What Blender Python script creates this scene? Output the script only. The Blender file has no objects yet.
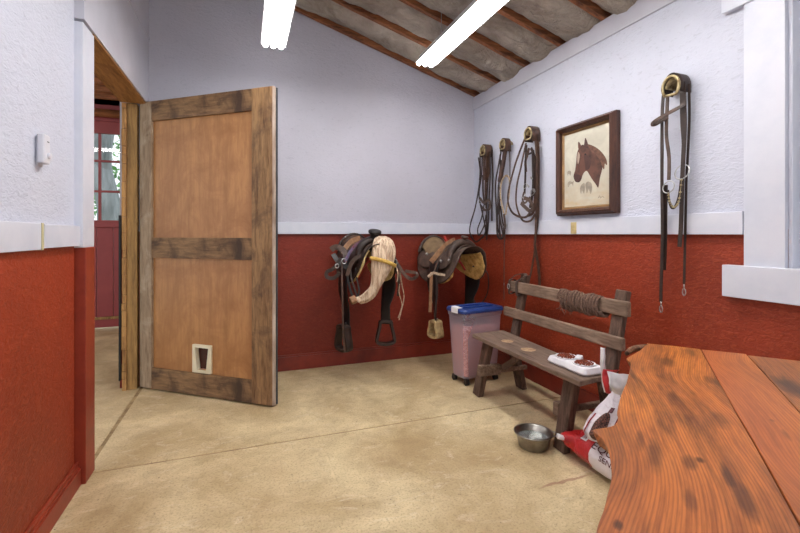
import bpy, bmesh, math, random
from mathutils import Vector, Matrix, noise
random.seed(7)
PI = math.pi
SC = bpy.context.scene
COL = SC.collection

# ------------------------------------------------------------------ camera
TH = math.atan(155 / 425)
CT, ST = math.cos(TH), math.sin(TH)
FPX = 425.0; CX = 400.0; CY = 234.0; CH = 1.18
cam_d = bpy.data.cameras.new('camera'); cam = bpy.data.objects.new('camera', cam_d); COL.objects.link(cam)
cam.location = (0, 0, CH); cam.rotation_euler = (PI / 2, 0, -TH)
cam_d.sensor_width = 36; cam_d.lens = 36 * FPX / 800; cam_d.shift_y = -(266.5 - CY) / 800
cam_d.clip_start = 0.02
SC.camera = cam
# ------------------------------------------------------------------ world, exposure
w = bpy.data.worlds.new('world'); SC.world = w; w.use_nodes = True
bg = w.node_tree.nodes['Background']
bg.inputs[0].default_value = (0.90, 0.94, 1.0, 1); bg.inputs[1].default_value = 1.3
SC.view_settings.view_transform = 'Standard'; SC.view_settings.look = 'None'
SC.view_settings.exposure = 0.08; SC.view_settings.gamma = 1
SC.view_settings.use_curve_mapping = False
SC.cycles.use_denoising = True
SC.cycles.max_bounces = 8; SC.cycles.diffuse_bounces = 5
TUBE_STRENGTH = 21.0

# ------------------------------------------------------------------ measuring helpers
def ray(u, v):
    a = (u - CX) / FPX; b = (CY - v) / FPX
    return Vector((a * CT + ST, -a * ST + CT, b))
def RW(u, v, off=0.03):                       # point near the right wall
    d = ray(u, v); t = (2.18 - off) / d.x
    return Vector((d.x * t, d.y * t, CH + d.z * t))
def BY(u, v, Y):                              # point on the plane y = Y
    d = ray(u, v); t = Y / d.y
    return Vector((d.x * t, Y, CH + d.z * t))
def HZ(u, v, z):                              # point at height z
    d = ray(u, v); t = (z - CH) / d.z
    return Vector((d.x * t, d.y * t, z))

# ------------------------------------------------------------------ materials
def lin(c):
    r = []
    for x in c[:3]:
        x = x / 255.0
        r.append(x / 12.92 if x <= 0.04045 else ((x + 0.055) / 1.055) ** 2.4)
    return (r[0], r[1], r[2], 1)
class NT:
    def __init__(s, name):
        s.m = bpy.data.materials.new(name); s.m.use_nodes = True
        s.t = s.m.node_tree; s.b = s.t.nodes['Principled BSDF']
        s.out = s.t.nodes['Material Output']
    def n(s, kind, **kw):
        x = s.t.nodes.new(kind)
        for k, v in kw.items(): setattr(x, k, v)
        return x
    def l(s, a, b): s.t.links.new(a, b)
    def coord(s, scale=(1, 1, 1), rot=(0, 0, 0), world=False):
        if world: src = s.n('ShaderNodeNewGeometry').outputs['Position']
        else: src = s.n('ShaderNodeTexCoord').outputs['Object']
        mp = s.n('ShaderNodeMapping'); mp.inputs['Scale'].default_value = scale; mp.inputs['Rotation'].default_value = rot
        s.l(src, mp.inputs[0]); return mp.outputs[0]
    def noise(s, vec, scale, detail=4, rough=0.55, dist=0):
        x = s.n('ShaderNodeTexNoise'); x.inputs['Scale'].default_value = scale; x.inputs['Detail'].default_value = detail
        x.inputs['Roughness'].default_value = rough; x.inputs['Distortion'].default_value = dist
        s.l(vec, x.inputs['Vector']); return x.outputs['Fac']
    def ramp(s, fac, lo, hi, a=0.0, b=1.0):
        x = s.n('ShaderNodeMapRange'); x.inputs[1].default_value = lo; x.inputs[2].default_value = hi
        x.inputs[3].default_value = a; x.inputs[4].default_value = b; s.l(fac, x.inputs[0]); return x.outputs[0]
    def mix(s, fac, c1, c2, mode='MIX'):
        x = s.n('ShaderNodeMix', data_type='RGBA', blend_type=mode)
        for i, v in ((0, fac), (6, c1), (7, c2)):
            if isinstance(v, (int, float, tuple)): x.inputs[i].default_value = v
            else: s.l(v, x.inputs[i])
        return x.outputs[2]
    def math(s, op, a, b=None):
        x = s.n('ShaderNodeMath', operation=op)
        for i, v in ((0, a), (1, b)):
            if v is None: continue
            if isinstance(v, (int, float)): x.inputs[i].default_value = v
            else: s.l(v, x.inputs[i])
        return x.outputs[0]
    def bump(s, h, strength=0.3, dist=0.01):
        x = s.n('ShaderNodeBump'); x.inputs['Strength'].default_value = strength; x.inputs['Distance'].default_value = dist
        s.l(h, x.inputs['Height']); s.l(x.outputs[0], s.b.inputs['Normal'])
    def fin(s, col=None, rough=0.6, metal=0.0, spec=0.5):
        if col is not None:
            if isinstance(col, tuple): s.b.inputs['Base Color'].default_value = col
            else: s.l(col, s.b.inputs['Base Color'])
        s.b.inputs['Roughness'].default_value = rough; s.b.inputs['Metallic'].default_value = metal
        s.b.inputs['Specular IOR Level'].default_value = spec
        return s.m

def simple(name, c, rough=0.6, metal=0.0, c2=None, scale=8, lo=0.4, hi=0.65, stretch=(1, 1, 1), bump=0.0, bscale=60, rot=(0, 0, 0), spec=0.5):
    n = NT(name); v = n.coord(stretch, rot)
    c2 = c2 or tuple(int(x * 0.78) for x in c)
    f = n.ramp(n.noise(v, scale, 6, 0.6), lo, hi)
    col = n.mix(f, lin(c), lin(c2))
    if bump: n.bump(n.noise(v, bscale, 4), bump, 0.01)
    return n.fin(col, rough, metal, spec)

def wood(name, c, dark, axis='x', scale=1.0, rough=0.65, rot=0, patches=None, grain=1.0, spec=0.4, knots=0.0):
    n = NT(name)
    st = {'x': (0.12, 1, 1), 'y': (1, 0.12, 1), 'z': (1, 1, 0.12)}[axis]
    tc = n.n('ShaderNodeTexCoord').outputs['Object']
    m1 = n.n('ShaderNodeMapping'); m1.inputs['Rotation'].default_value = (0, 0, rot); n.l(tc, m1.inputs[0])
    m2 = n.n('ShaderNodeMapping'); m2.inputs['Scale'].default_value = st; n.l(m1.outputs[0], m2.inputs[0])
    v = m2.outputs[0]
    g1 = n.noise(v, 55 * scale, 5, 0.7, 0.4)
    g2 = n.noise(v, 9 * scale, 4, 0.6, 1.6)
    f = n.math('ADD', n.math('MULTIPLY', g1, 0.6), n.math('MULTIPLY', g2, 0.5))
    f = n.ramp(f, 0.46, 0.68)
    col = n.mix(n.math('MULTIPLY', f, grain), lin(c), lin(dark))
    if patches:
        pc, lo, hi = patches
        p = n.ramp(n.noise(m1.outputs[0], 4.5, 5, 0.65, 0.6), lo, hi)
        col = n.mix(p, col, lin(pc))
    n.bump(f, 0.25, 0.004)
    return n.fin(col, rough, 0, spec)

def wall_paint(name, upper, lower, split, chips=0.5, bscale=28, fleck=0.35):
    n = NT(name)
    v = n.coord((1, 1, 1), world=True)
    sep = n.n('ShaderNodeSeparateXYZ'); n.l(v, sep.inputs[0])
    up = n.math('GREATER_THAN', sep.outputs[2], split)
    big = n.ramp(n.noise(v, 1.4, 4, 0.6), 0.35, 0.7)
    vs = n.coord((1, 1, 2.2), world=True, rot=(0.5, 0.4, 0.3))
    strand = n.noise(vs, bscale, 3, 0.6, 1.0)
    red = n.mix(big, lin(lower), lin(tuple(int(x * 0.84) for x in lower)))
    red = n.mix(n.ramp(strand, 0.5, 0.75, 0, fleck), red, lin((200, 100, 62)))
    red = n.mix(n.ramp(n.noise(vs, bscale * 0.8, 4, 0.7, 2.0), 0.52, 0.72, 0, 0.5), red, lin(tuple(int(x * 0.6) for x in lower)))
    chip = n.ramp(n.noise(n.coord((1, 1, 1), world=True), 60, 5, 0.8), 0.66, 0.70, 0, chips)
    red = n.mix(chip, red, lin((214, 160, 140)))
    wht = n.mix(big, lin(upper), lin(tuple(int(x * 0.96) for x in upper)))
    wht = n.mix(n.ramp(strand, 0.58, 0.74, 0, 0.42), wht, lin((158, 160, 172)))
    col = n.mix(up, red, wht)
    n.bump(strand, 0.6, 0.008)
    return n.fin(col, 0.5, 0, 0.35)

WHITE = (205, 208, 221); RED = (152, 56, 30)
M = {}
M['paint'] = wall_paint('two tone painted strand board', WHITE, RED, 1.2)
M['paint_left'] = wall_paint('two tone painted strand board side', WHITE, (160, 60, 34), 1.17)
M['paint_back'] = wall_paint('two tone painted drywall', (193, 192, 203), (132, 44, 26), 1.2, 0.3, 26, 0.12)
M['white'] = simple('white trim paint', (216, 218, 228), 0.4, c2=(206, 210, 222), scale=5, bump=0.12, bscale=14)
M['white_flat'] = simple('white sheet paint', (204, 204, 214), 0.5, c2=(192, 192, 202), scale=2, bump=0.05, bscale=20)
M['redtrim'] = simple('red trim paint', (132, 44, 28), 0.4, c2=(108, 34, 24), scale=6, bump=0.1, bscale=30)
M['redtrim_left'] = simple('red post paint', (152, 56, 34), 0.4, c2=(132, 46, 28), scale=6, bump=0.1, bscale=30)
M['farred'] = simple('barn red door paint', (150, 60, 60), 0.5, c2=(138, 52, 54), scale=4)
M['rafter'] = wood('rafter lumber', (168, 108, 68), (92, 54, 34), 'x', 1.0)
M['jambwood'] = wood('raw header board', (170, 122, 66), (112, 72, 34), 'y', 1.0, patches=((120, 76, 36), 0.55, 0.75))
M['jambpost'] = wood('raw jamb lumber', (172, 134, 80), (112, 84, 46), 'z', 0.8)
M['jambcut'] = wood('notched lumber edge', (196, 150, 92), (120, 80, 42), 'z', 0.8)
M['greywood'] = wood('weathered door stile', (172, 150, 124), (122, 98, 74), 'z', 1.0, patches=((196, 180, 158), 0.5, 0.75))
M['brownstile'] = wood('worn door stile', (160, 124, 84), (96, 66, 40), 'z', 1.0, patches=((86, 64, 48), 0.48, 0.68))
M['brownrail'] = wood('worn door rail', (146, 110, 72), (92, 64, 40), 'x', 1.0, rot=0, patches=((72, 50, 34), 0.5, 0.72))
M['ply'] = wood('amber plywood', (190, 138, 86), (140, 92, 52), 'z', 0.5, rough=0.4, patches=((156, 104, 60), 0.42, 0.7), grain=0.6)
M['chalk'] = simple('chalky white paint', (196, 180, 164), 0.7, c2=(130, 106, 86), scale=9, stretch=(1, 1, 0.3))
M['darkgrey'] = simple('dark grey edge', (74, 78, 82), 0.6)
M['cream'] = simple('cream plastic', (232, 224, 196), 0.35, c2=(222, 210, 178))
M['black'] = simple('black rubber', (18, 18, 19), 0.5)
M['dark_hole'] = simple('dark smoked flap', (74, 30, 22), 0.25)
M['bench'] = wood('weathered bench timber', (150, 126, 106), (96, 76, 62), 'y', 1.0, rough=0.8, patches=((112, 90, 74), 0.45, 0.7))
M['benchleg'] = wood('weathered bench leg', (108, 84, 70), (62, 46, 38), 'z', 1.0, rough=0.8)
M['benchtop'] = wood('worn bench seat', (130, 108, 92), (84, 66, 55), 'y', 1.0, rough=0.75, patches=((176, 150, 122), 0.62, 0.74))
M['knot'] = simple('pale worn knot', (188, 158, 122), 0.8, c2=(140, 108, 80), scale=40)
M['leather'] = simple('dark brown leather', (58, 41, 33), 0.5, c2=(34, 24, 20), scale=14, bump=0.2, bscale=90)
M['leather_mid'] = simple('brown leather', (88, 60, 44), 0.5, c2=(48, 33, 26), scale=22, bump=0.2, bscale=90)
M['leather_grey'] = simple('dusty brown leather', (92, 73, 62), 0.6, c2=(60, 47, 41), scale=14, bump=0.25, bscale=70)
M['leather_blk'] = simple('blackened leather', (30, 26, 24), 0.45, c2=(20, 17, 16), scale=14)
M['tan'] = simple('tan leather', (158, 118, 84), 0.6, c2=(122, 88, 62), scale=20)
M['fleece'] = simple('matted yellow fleece', (216, 178, 104), 0.95, c2=(170, 128, 66), scale=26, bump=0.9, bscale=60)
M['fleece_pale'] = simple('pale fleece edge', (226, 200, 140), 0.95, c2=(190, 160, 104), scale=26, bump=0.9, bscale=60)
M['suede'] = simple('tan suede seat', (132, 108, 78), 0.9, c2=(108, 86, 62), scale=12)
M['mohair'] = simple('cream corded mohair', (228, 206, 178), 0.9, c2=(176, 146, 120), scale=60, stretch=(1, 1, 0.08), bump=0.8, bscale=120, lo=0.42, hi=0.6)
M['yellowband'] = simple('yellow webbing', (214, 178, 92), 0.8, c2=(184, 144, 66), scale=30)
M['rope'] = simple('pale cotton rope', (198, 178, 152), 0.9, c2=(140, 116, 92), scale=60)
M['brass'] = simple('aged brass', (206, 190, 146), 0.4, 0.7, c2=(120, 98, 62), scale=30)
M['steel'] = simple('scratched steel', (190, 190, 188), 0.3, 0.95, c2=(140, 138, 134), scale=20)
M['bowlsteel'] = simple('brushed bowl steel', (176, 172, 164), 0.3, 0.95, c2=(130, 124, 114), scale=12)
M['redmetal'] = simple('red painted rack', (178, 52, 40), 0.45)
M['rawhide'] = simple('pale rawhide', (198, 172, 124), 0.7, c2=(150, 122, 82), scale=30)
M['bluesaddle'] = simple('blue saddle blanket', (88, 84, 112), 0.9, c2=(120, 56, 52), scale=30)
M['frame'] = wood('dark walnut frame', (86, 52, 38), (52, 30, 24), 'z', 1.2, rough=0.4)
M['frame_gold'] = simple('gilt liner', (168, 132, 88), 0.45, 0.3)
M['blue'] = simple('blue bin lid plastic', (40, 66, 130), 0.35, c2=(34, 56, 114))
M['plastic_white'] = simple('white plastic', (236, 234, 236), 0.35, c2=(222, 220, 224))
M['kibble'] = simple('rust brown kibble', (150, 72, 44), 0.85, c2=(90, 40, 26), scale=120)
M['twine'] = simple('brown baling twine', (124, 96, 80), 0.95, c2=(84, 62, 52), scale=80, bump=0.6, bscale=200)
M['thermo'] = simple('grey white thermostat plastic', (214, 214, 222), 0.4, c2=(208, 208, 216))
M['block'] = simple('raw pine block', (206, 186, 132), 0.7, c2=(170, 144, 92), scale=20)
M['caulk'] = simple('yellowed board end', (214, 202, 158), 0.7)

def insulation():
    n = NT('dusty insulation facing'); v = n.coord((1, 1, 1), world=True)
    a = n.ramp(n.noise(v, 3.0, 5, 0.65, 1.0), 0.3, 0.72)
    col = n.mix(a, lin((196, 186, 172)), lin((124, 110, 96)))
    b = n.noise(n.coord((1, 2.2, 1), world=True), 6, 4, 0.6, 2.0)
    n.bump(b, 0.8, 0.05)
    return n.fin(col, 0.55)
M['insul'] = insulation()

def concrete():
    n = NT('stained concrete'); v = n.coord((1, 1, 1), world=True)
    big = n.ramp(n.noise(v, 1.5, 6, 0.62, 0.6), 0.36, 0.66)
    col = n.mix(big, lin((224, 206, 164)), lin((176, 152, 110)))
    mid = n.ramp(n.noise(v, 7, 6, 0.7, 0.8), 0.46, 0.68, 0, 0.45)
    col = n.mix(mid, col, lin((158, 134, 98)))
    lite = n.ramp(n.noise(n.coord((1, 2.0, 1), world=True, rot=(0, 0, 0.7)), 5, 6, 0.7, 1.5), 0.56, 0.72, 0, 0.5)
    col = n.mix(lite, col, lin((236, 224, 194)))
    grit = n.ramp(n.noise(v, 95, 3, 0.7), 0.5, 0.66, 0, 0.42)
    col = n.mix(grit, col, lin((120, 98, 68)))
    speck = n.ramp(n.noise(v, 40, 4, 0.7), 0.66, 0.70, 0, 0.8)
    col = n.mix(speck, col, lin((78, 58, 40)))
    # a narrow reddish spill mark on the slab
    sep = n.n('ShaderNodeSeparateXYZ'); n.l(v, sep.inputs[0])
    wob = n.math('MULTIPLY', n.math('SUBTRACT', n.noise(v, 9, 3), 0.5), 0.05)
    dx = n.math('DIVIDE', n.math('SUBTRACT', sep.outputs[0], 1.44), 0.15)
    dy = n.math('DIVIDE', n.math('ADD', n.math('SUBTRACT', sep.outputs[1], 1.635), wob), 0.009)
    d = n.math('ADD', n.math('POWER', n.math('ABSOLUTE', dx), 2.0), n.math('POWER', n.math('ABSOLUTE', dy), 2.0))
    col = n.mix(n.ramp(d, 0.5, 1.4, 0.55, 0.0), col, lin((132, 62, 54)))
    n.bump(n.noise(v, 16, 6, 0.7), 0.25, 0.01)
    return n.fin(col, 0.55, 0, 0.4)
M['concrete'] = concrete()
M['joint'] = simple('gritty joint filler', (176, 152, 110), 0.9, c2=(122, 98, 68), scale=10)

def tabletop(name, base, mid, dark, seed, darkamt=0.75, marks=()):
    n = NT(name)
    pos = n.n('ShaderNodeNewGeometry').outputs['Position']
    m1 = n.n('ShaderNodeMapping'); m1.inputs['Rotation'].default_value = (0, 0, -math.radians(40.9)); n.l(pos, m1.inputs[0])
    sh = n.n('ShaderNodeMapping'); sh.inputs['Location'].default_value = (seed, seed * .37, 0); n.l(m1.outputs[0], sh.inputs[0])
    base_v = sh.outputs[0]
    # warp so that the rings bend
    wn_ = n.n('ShaderNodeTexNoise'); wn_.inputs['Scale'].default_value = 1.5; wn_.inputs['Detail'].default_value = 1; n.l(base_v, wn_.inputs['Vector'])
    sub = n.n('ShaderNodeVectorMath', operation='SUBTRACT'); n.l(wn_.outputs['Color'], sub.inputs[0]); sub.inputs[1].default_value = (.5, .5, .5)
    sc_ = n.n('ShaderNodeVectorMath', operation='MULTIPLY'); n.l(sub.outputs[0], sc_.inputs[0]); sc_.inputs[1].default_value = (0.06, 0.20, 0)
    ad = n.n('ShaderNodeVectorMath', operation='ADD'); n.l(base_v, ad.inputs[0]); n.l(sc_.outputs[0], ad.inputs[1])
    m2 = n.n('ShaderNodeMapping'); m2.inputs['Scale'].default_value = (0.16, 1.0, 1); n.l(ad.outputs[0], m2.inputs[0])
    v = m2.outputs[0]
    m3 = n.n('ShaderNodeMapping'); m3.inputs['Scale'].default_value = (0.06, 1.0, 1); n.l(ad.outputs[0], m3.inputs[0])
    wv = n.n('ShaderNodeTexWave', wave_type='BANDS', bands_direction='Y'); wv.inputs['Scale'].default_value = 50; wv.inputs['Distortion'].default_value = 2.2
    wv.inputs['Detail'].default_value = 2; wv.inputs['Detail Scale'].default_value = 0.25; n.l(m3.outputs[0], wv.inputs['Vector'])
    rings = wv.outputs['Fac']
    fine = n.noise(m3.outputs[0], 110, 4, 0.7)
    blot = n.noise(v, 9, 6, 0.66, 0.25)
    broad = n.noise(v, 3.0, 3, 0.5)
    col = n.mix(n.ramp(broad, 0.36, 0.64), lin(base), lin((208, 126, 54)))
    col = n.mix(n.ramp(rings, 0.45, 0.95, 0, 0.42), col, lin(mid))
    col = n.mix(n.ramp(fine, 0.44, 0.64, 0, 0.6), col, lin(mid))
    col = n.mix(n.ramp(blot, 0.48, 0.68, 0, darkamt), col, lin(dark))
    sp = n.n('ShaderNodeSeparateXYZ'); n.l(m1.outputs[0], sp.inputs[0])
    wob = n.math('MULTIPLY', n.math('SUBTRACT', n.noise(base_v, 16, 4, 0.65), 0.5), 1.4)
    for (p, rx, ry, k) in marks:
        cc, ss_ = math.cos(math.radians(40.9)), math.sin(math.radians(40.9))
        lx, ly = p.x * cc + p.y * ss_, -p.x * ss_ + p.y * cc
        dx = n.math('DIVIDE', n.math('SUBTRACT', sp.outputs[0], lx), rx); dy = n.math('DIVIDE', n.math('SUBTRACT', sp.outputs[1], ly), ry)
        d = n.math('ADD', n.math('ADD', n.math('MULTIPLY', dx, dx), n.math('MULTIPLY', dy, dy)), wob)
        col = n.mix(n.ramp(d, 0.2, 1.5, k, 0.0), col, lin(dark))
    n.bump(rings, 0.05, 0.002)
    return n.fin(col, 0.42, 0, 0.3)
def MK(u, v, rx, ry, k=0.8): return (HZ(u, v, 0.75), rx, ry, k)
M['slab'] = tabletop('oiled live edge slab', (186, 100, 46), (124, 60, 28), (60, 34, 22), 0.0, 0.85,
    [MK(700, 460, .012, .008), MK(728, 476, .05, .009), MK(690, 462, .03, .012, .6), MK(672, 398, .05, .012, .5), MK(668, 362, .06, .02, .6), MK(618, 525, .012, .007), MK(655, 455, .07, .012, .6), MK(720, 420, .05, .02, .5), MK(745, 500, .06, .014, .7), MK(690, 352, .06, .015, .6), MK(640, 440, .05, .008, .5), MK(690, 500, .03, .01, .5), MK(710, 380, .04, .015, .5)])
M['slab_mid'] = tabletop('oiled middle plank', (180, 98, 50), (146, 74, 36), (112, 60, 34), 3.1, 0.35, [MK(787, 435, .03, .006, .6), MK(772, 420, .008, .005, .6)])
M['slab_dark'] = tabletop('oiled darker plank', (150, 90, 52), (100, 62, 38), (46, 32, 28), 6.3, 0.85, [MK(790, 385, .10, .035, .8)])
M['slab_bark'] = simple('dark bark knob', (132, 88, 60), 0.9, c2=(60, 42, 34), scale=30, bump=0.8, bscale=50)

def emis(name, c, s):
    n = NT(name); n.b.inputs['Base Color'].default_value = (0.9, 0.9, 0.9, 1)
    n.b.inputs['Emission Color'].default_value = c; n.b.inputs['Emission Strength'].default_value = s
    return n.m
M['tube'] = emis('lit fluorescent tube', (1.0, 0.975, 0.96, 1), TUBE_STRENGTH)
def glass(name, rough=0.0):
    n = NT(name)
    t = n.n('ShaderNodeBsdfTransparent'); g = n.n('ShaderNodeBsdfGlossy'); g.inputs['Roughness'].default_value = 0.02
    fr = n.n('ShaderNodeFresnel'); fr.inputs[0].default_value = 1.45
    mx = n.n('ShaderNodeMixShader'); n.l(fr.outputs[0], mx.inputs[0]); n.l(t.outputs[0], mx.inputs[1]); n.l(g.outputs[0], mx.inputs[2])
    n.l(mx.outputs[0], n.out.inputs[0]); return n.m
M['glass'] = glass('window glass')
def milky():
    n = NT('milky translucent plastic')
    t = n.n('ShaderNodeBsdfTransparent'); t.inputs[0].default_value = (0.96, 0.94, 0.97, 1)
    n.b.inputs['Base Color'].default_value = lin((222, 214, 230)); n.b.inputs['Roughness'].default_value = 0.35
    mx = n.n('ShaderNodeMixShader'); mx.inputs[0].default_value = 0.30
    n.l(t.outputs[0], mx.inputs[1]); n.l(n.b.outputs[0], mx.inputs[2]); n.l(mx.outputs[0], n.out.inputs[0]); return n.m
M['milky'] = milky()
def water():
    n = NT('shallow water')
    n.b.inputs['Base Color'].default_value = (0.8, 0.85, 0.85, 1); n.b.inputs['Roughness'].default_value = 0.02
    n.b.inputs['Transmission Weight'].default_value = 0.85; n.b.inputs['IOR'].default_value = 1.33
    n.bump(n.noise(n.coord(), 22, 3), 0.35, 0.01); return n.m
M['water'] = water()
M['pellets'] = simple('pink brown feed pellets', (224, 156, 142), 0.9, c2=(178, 108, 98), scale=52, bump=0.8, bscale=140, lo=0.4, hi=0.6)
M['leaf'] = simple('bright foliage', (110, 176, 90), 0.8, c2=(60, 122, 60), scale=2)
M['bark'] = simple('pale tree bark', (150, 158, 160), 0.9, c2=(96, 106, 104), scale=6, stretch=(1, 1, 0.2))
M['grass'] = simple('lawn green', (96, 140, 76), 0.9)

# ------------------------------------------------------------------ geometry helpers
def NB(): return bmesh.new()
def box(bm, lo, hi):
    vs = [bm.verts.new((x, y, z)) for z in (lo[2], hi[2]) for y in (lo[1], hi[1]) for x in (lo[0], hi[0])]
    for f in ((0, 2, 3, 1), (4, 5, 7, 6), (0, 1, 5, 4), (2, 6, 7, 3), (0, 4, 6, 2), (1, 3, 7, 5)):
        bm.faces.new([vs[i] for i in f])
    return bm
def obox(bm, c, ax, s):
    """oriented box: centre, three unit axes, full sizes"""
    c = Vector(c); vs = []
    for k in (-.5, .5):
        for j in (-.5, .5):
            for i in (-.5, .5):
                vs.append(bm.verts.new(c + ax[0] * s[0] * i + ax[1] * s[1] * j + ax[2] * s[2] * k))
    for f in ((0, 2, 3, 1), (4, 5, 7, 6), (0, 1, 5, 4), (2, 6, 7, 3), (0, 4, 6, 2), (1, 3, 7, 5)):
        bm.faces.new([vs[i] for i in f])
    return bm
def bar(bm, p, q, wd, ht, side=None):
    p = Vector(p); q = Vector(q); d = (q - p); L = d.length; d.normalize()
    s = Vector(side) if side else (Vector((0, 0, 1)).cross(d) if abs(d.z) < .95 else Vector((1, 0, 0)))
    s = (s - d * s.dot(d)).normalized(); t = d.cross(s)
    return obox(bm, (p + q) / 2, (d, s, t), (L, wd, ht))
def spline(pts, k=6, closed=False):
    pts = [Vector(p) for p in pts]; n = len(pts)
    if n < 3: return pts
    out = []
    rng = n if closed else n - 1
    for i in range(rng):
        if closed: p0, p1, p2, p3 = pts[i - 1], pts[i], pts[(i + 1) % n], pts[(i + 2) % n]
        else: p0, p1, p2, p3 = pts[max(i - 1, 0)], pts[i], pts[i + 1], pts[min(i + 2, n - 1)]
        for j in range(k):
            t = j / k
            out.append(0.5 * ((2 * p1) + (p2 - p0) * t + (2 * p0 - 5 * p1 + 4 * p2 - p3) * t * t + (3 * p1 - p0 - 3 * p2 + p3) * t ** 3))
    if not closed: out.append(pts[-1])
    return out
def sweep(bm, pts, prof, closed=False, hint=None, cap=True):
    """sweep profile (list of (a,b), or function of t) along pts; a goes along the side axis, b along the hint normal"""
    n = len(pts); rings = []; prev = None
    for i, p in enumerate(pts):
        if closed: d = pts[(i + 1) % n] - pts[i - 1]
        else: d = pts[min(i + 1, n - 1)] - pts[max(i - 1, 0)]
        if d.length < 1e-9: d = Vector((0, 0, 1))
        d.normalize()
        if hint is not None: h = Vector(hint)
        elif prev is not None: h = prev
        else: h = Vector((0, 0, 1)) if abs(d.z) < .9 else Vector((1, 0, 0))
        h = h - d * h.dot(d)
        if h.length < 1e-4: h = d.orthogonal()
        h.normalize(); prev = h; s = d.cross(h)
        pr = prof(i / max(n - 1, 1)) if callable(prof) else prof
        rings.append([bm.verts.new(p + s * a + h * b) for a, b in pr])
    m = len(rings[0])
    for i in range(n if closed else n - 1):
        r, r2 = rings[i], rings[(i + 1) % n]
        for j in range(m):
            bm.faces.new((r[j], r[(j + 1) % m], r2[(j + 1) % m], r2[j]))
    if not closed and cap:
        bm.faces.new(rings[0][::-1]); bm.faces.new(rings[-1])
    return bm
def circ(r, n=8, ry=None):
    return [(r * math.cos(2 * PI * i / n), (ry or r) * math.sin(2 * PI * i / n)) for i in range(n)]
def tube(bm, pts, r, n=8, k=5, closed=False):
    return sweep(bm, spline(pts, k, closed) if k > 1 else [Vector(p) for p in pts], circ(r, n), closed)
def strap(bm, pts, wd=0.016, th=0.004, hint=(-1, 0, 0), k=6, closed=False):
    a, b = wd / 2, th / 2
    return sweep(bm, spline(pts, k, closed), [(-a, -b), (a, -b), (a * 1.0, b), (-a, b)], closed, hint)
def lathe(bm, prof, c=(0, 0, 0), n=24, mat=None):
    c = Vector(c); rings = []
    for r, z in prof:
        rings.append([c + Vector((r * math.cos(2 * PI * i / n), r * math.sin(2 * PI * i / n), z)) for i in range(n)])
    if mat is not None: rings = [[c + mat @ (p - c) for p in rg] for rg in rings]
    rv = [[bm.verts.new(p) for p in rg] for rg in rings]
    for a, b in zip(rv, rv[1:]):
        for j in range(n): bm.faces.new((a[j], a[(j + 1) % n], b[(j + 1) % n], b[j]))
    if prof[0][0] > 1e-5: bm.faces.new(rv[0][::-1])
    if prof[-1][0] > 1e-5: bm.faces.new(rv[-1])
    bmesh.ops.remove_doubles(bm, verts=[v for rg in rv for v in rg], dist=1e-6)
    return bm
def prism(bm, poly, vec):
    """extrude a 3-D polygon by vec"""
    vec = Vector(vec)
    a = [bm.verts.new(Vector(p)) for p in poly]; b = [bm.verts.new(Vector(p) + vec) for p in poly]
    bm.faces.new(a[::-1]); bm.faces.new(b); n = len(a)
    for i in range(n): bm.faces.new((a[i], a[(i + 1) % n], b[(i + 1) % n], b[i]))
    return bm
def grid(bm, fn, nu, nv, closed_u=False):
    vs = [[bm.verts.new(fn(i / (nu if closed_u else nu - 1) if nu > 1 else 0, j / (nv - 1))) for j in range(nv)] for i in range(nu)]
    for i in range(nu if closed_u else nu - 1):
        for j in range(nv - 1):
            a, b = vs[i], vs[(i + 1) % nu]
            bm.faces.new((a[j], b[j], b[j + 1], a[j + 1]))
    return vs
def thicken(bm, t):
    bmesh.ops.recalc_face_normals(bm, faces=bm.faces)
    bmesh.ops.solidify(bm, geom=bm.faces[:], thickness=t)
    return bm

WLOC = {}
def obj(name, bm, m, parent=None, smooth=False, bevel=0.0, seg=2, subsurf=0, origin=None):
    bmesh.ops.recalc_face_normals(bm, faces=bm.faces)
    if origin is None:
        xs = [v.co for v in bm.verts]
        lo = Vector([min(c[i] for c in xs) for i in range(3)]); hi = Vector([max(c[i] for c in xs) for i in range(3)])
        o3 = Vector(((lo.x + hi.x) / 2, (lo.y + hi.y) / 2, lo.z))
    else: o3 = Vector(origin)
    bmesh.ops.translate(bm, vec=-o3, verts=bm.verts)
    me = bpy.data.meshes.new(name); bm.to_mesh(me); bm.free()
    if smooth:
        for p in me.polygons: p.use_smooth = True
    if m: me.materials.append(m if not isinstance(m, str) else M[m])
    o = bpy.data.objects.new(name, me); COL.objects.link(o)
    WLOC[o.name] = o3
    if parent: o.parent = parent; o.location = o3 - WLOC[parent.name]
    else: o.location = o3
    if bevel:
        md = o.modifiers.new('bevel', 'BEVEL'); md.width = bevel; md.segments = seg; md.limit_method = 'ANGLE'; md.angle_limit = 0.6
    if subsurf:
        md = o.modifiers.new('sub', 'SUBSURF'); md.levels = subsurf; md.render_levels = subsurf
    return o
def tag(o, label=None, cat=None, group=None, kind=None):
    if label: o['label'] = label
    if cat: o['category'] = cat
    if group: o['group'] = group
    if kind: o['kind'] = kind
    return o
def thing(name, loc, label=None, cat=None, group=None, kind=None):
    o = bpy.data.objects.new(name, None); COL.objects.link(o); o.location = loc; o.empty_display_size = 0.1
    WLOC[o.name] = Vector(loc)
    return tag(o, label, cat, group, kind)
def struct(name, bm, m, parent=None, **kw):
    o = obj(name, bm, m, parent, **kw)
    if parent is None: o['kind'] = 'structure'
    return o

# ================================================================== SETTING
XL, XR, YB = -0.745, 2.18, 3.79
XH = -0.70                      # face of the post and header
def zc(x): return 2.558 + 0.313 * (2.18 - x)

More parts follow.
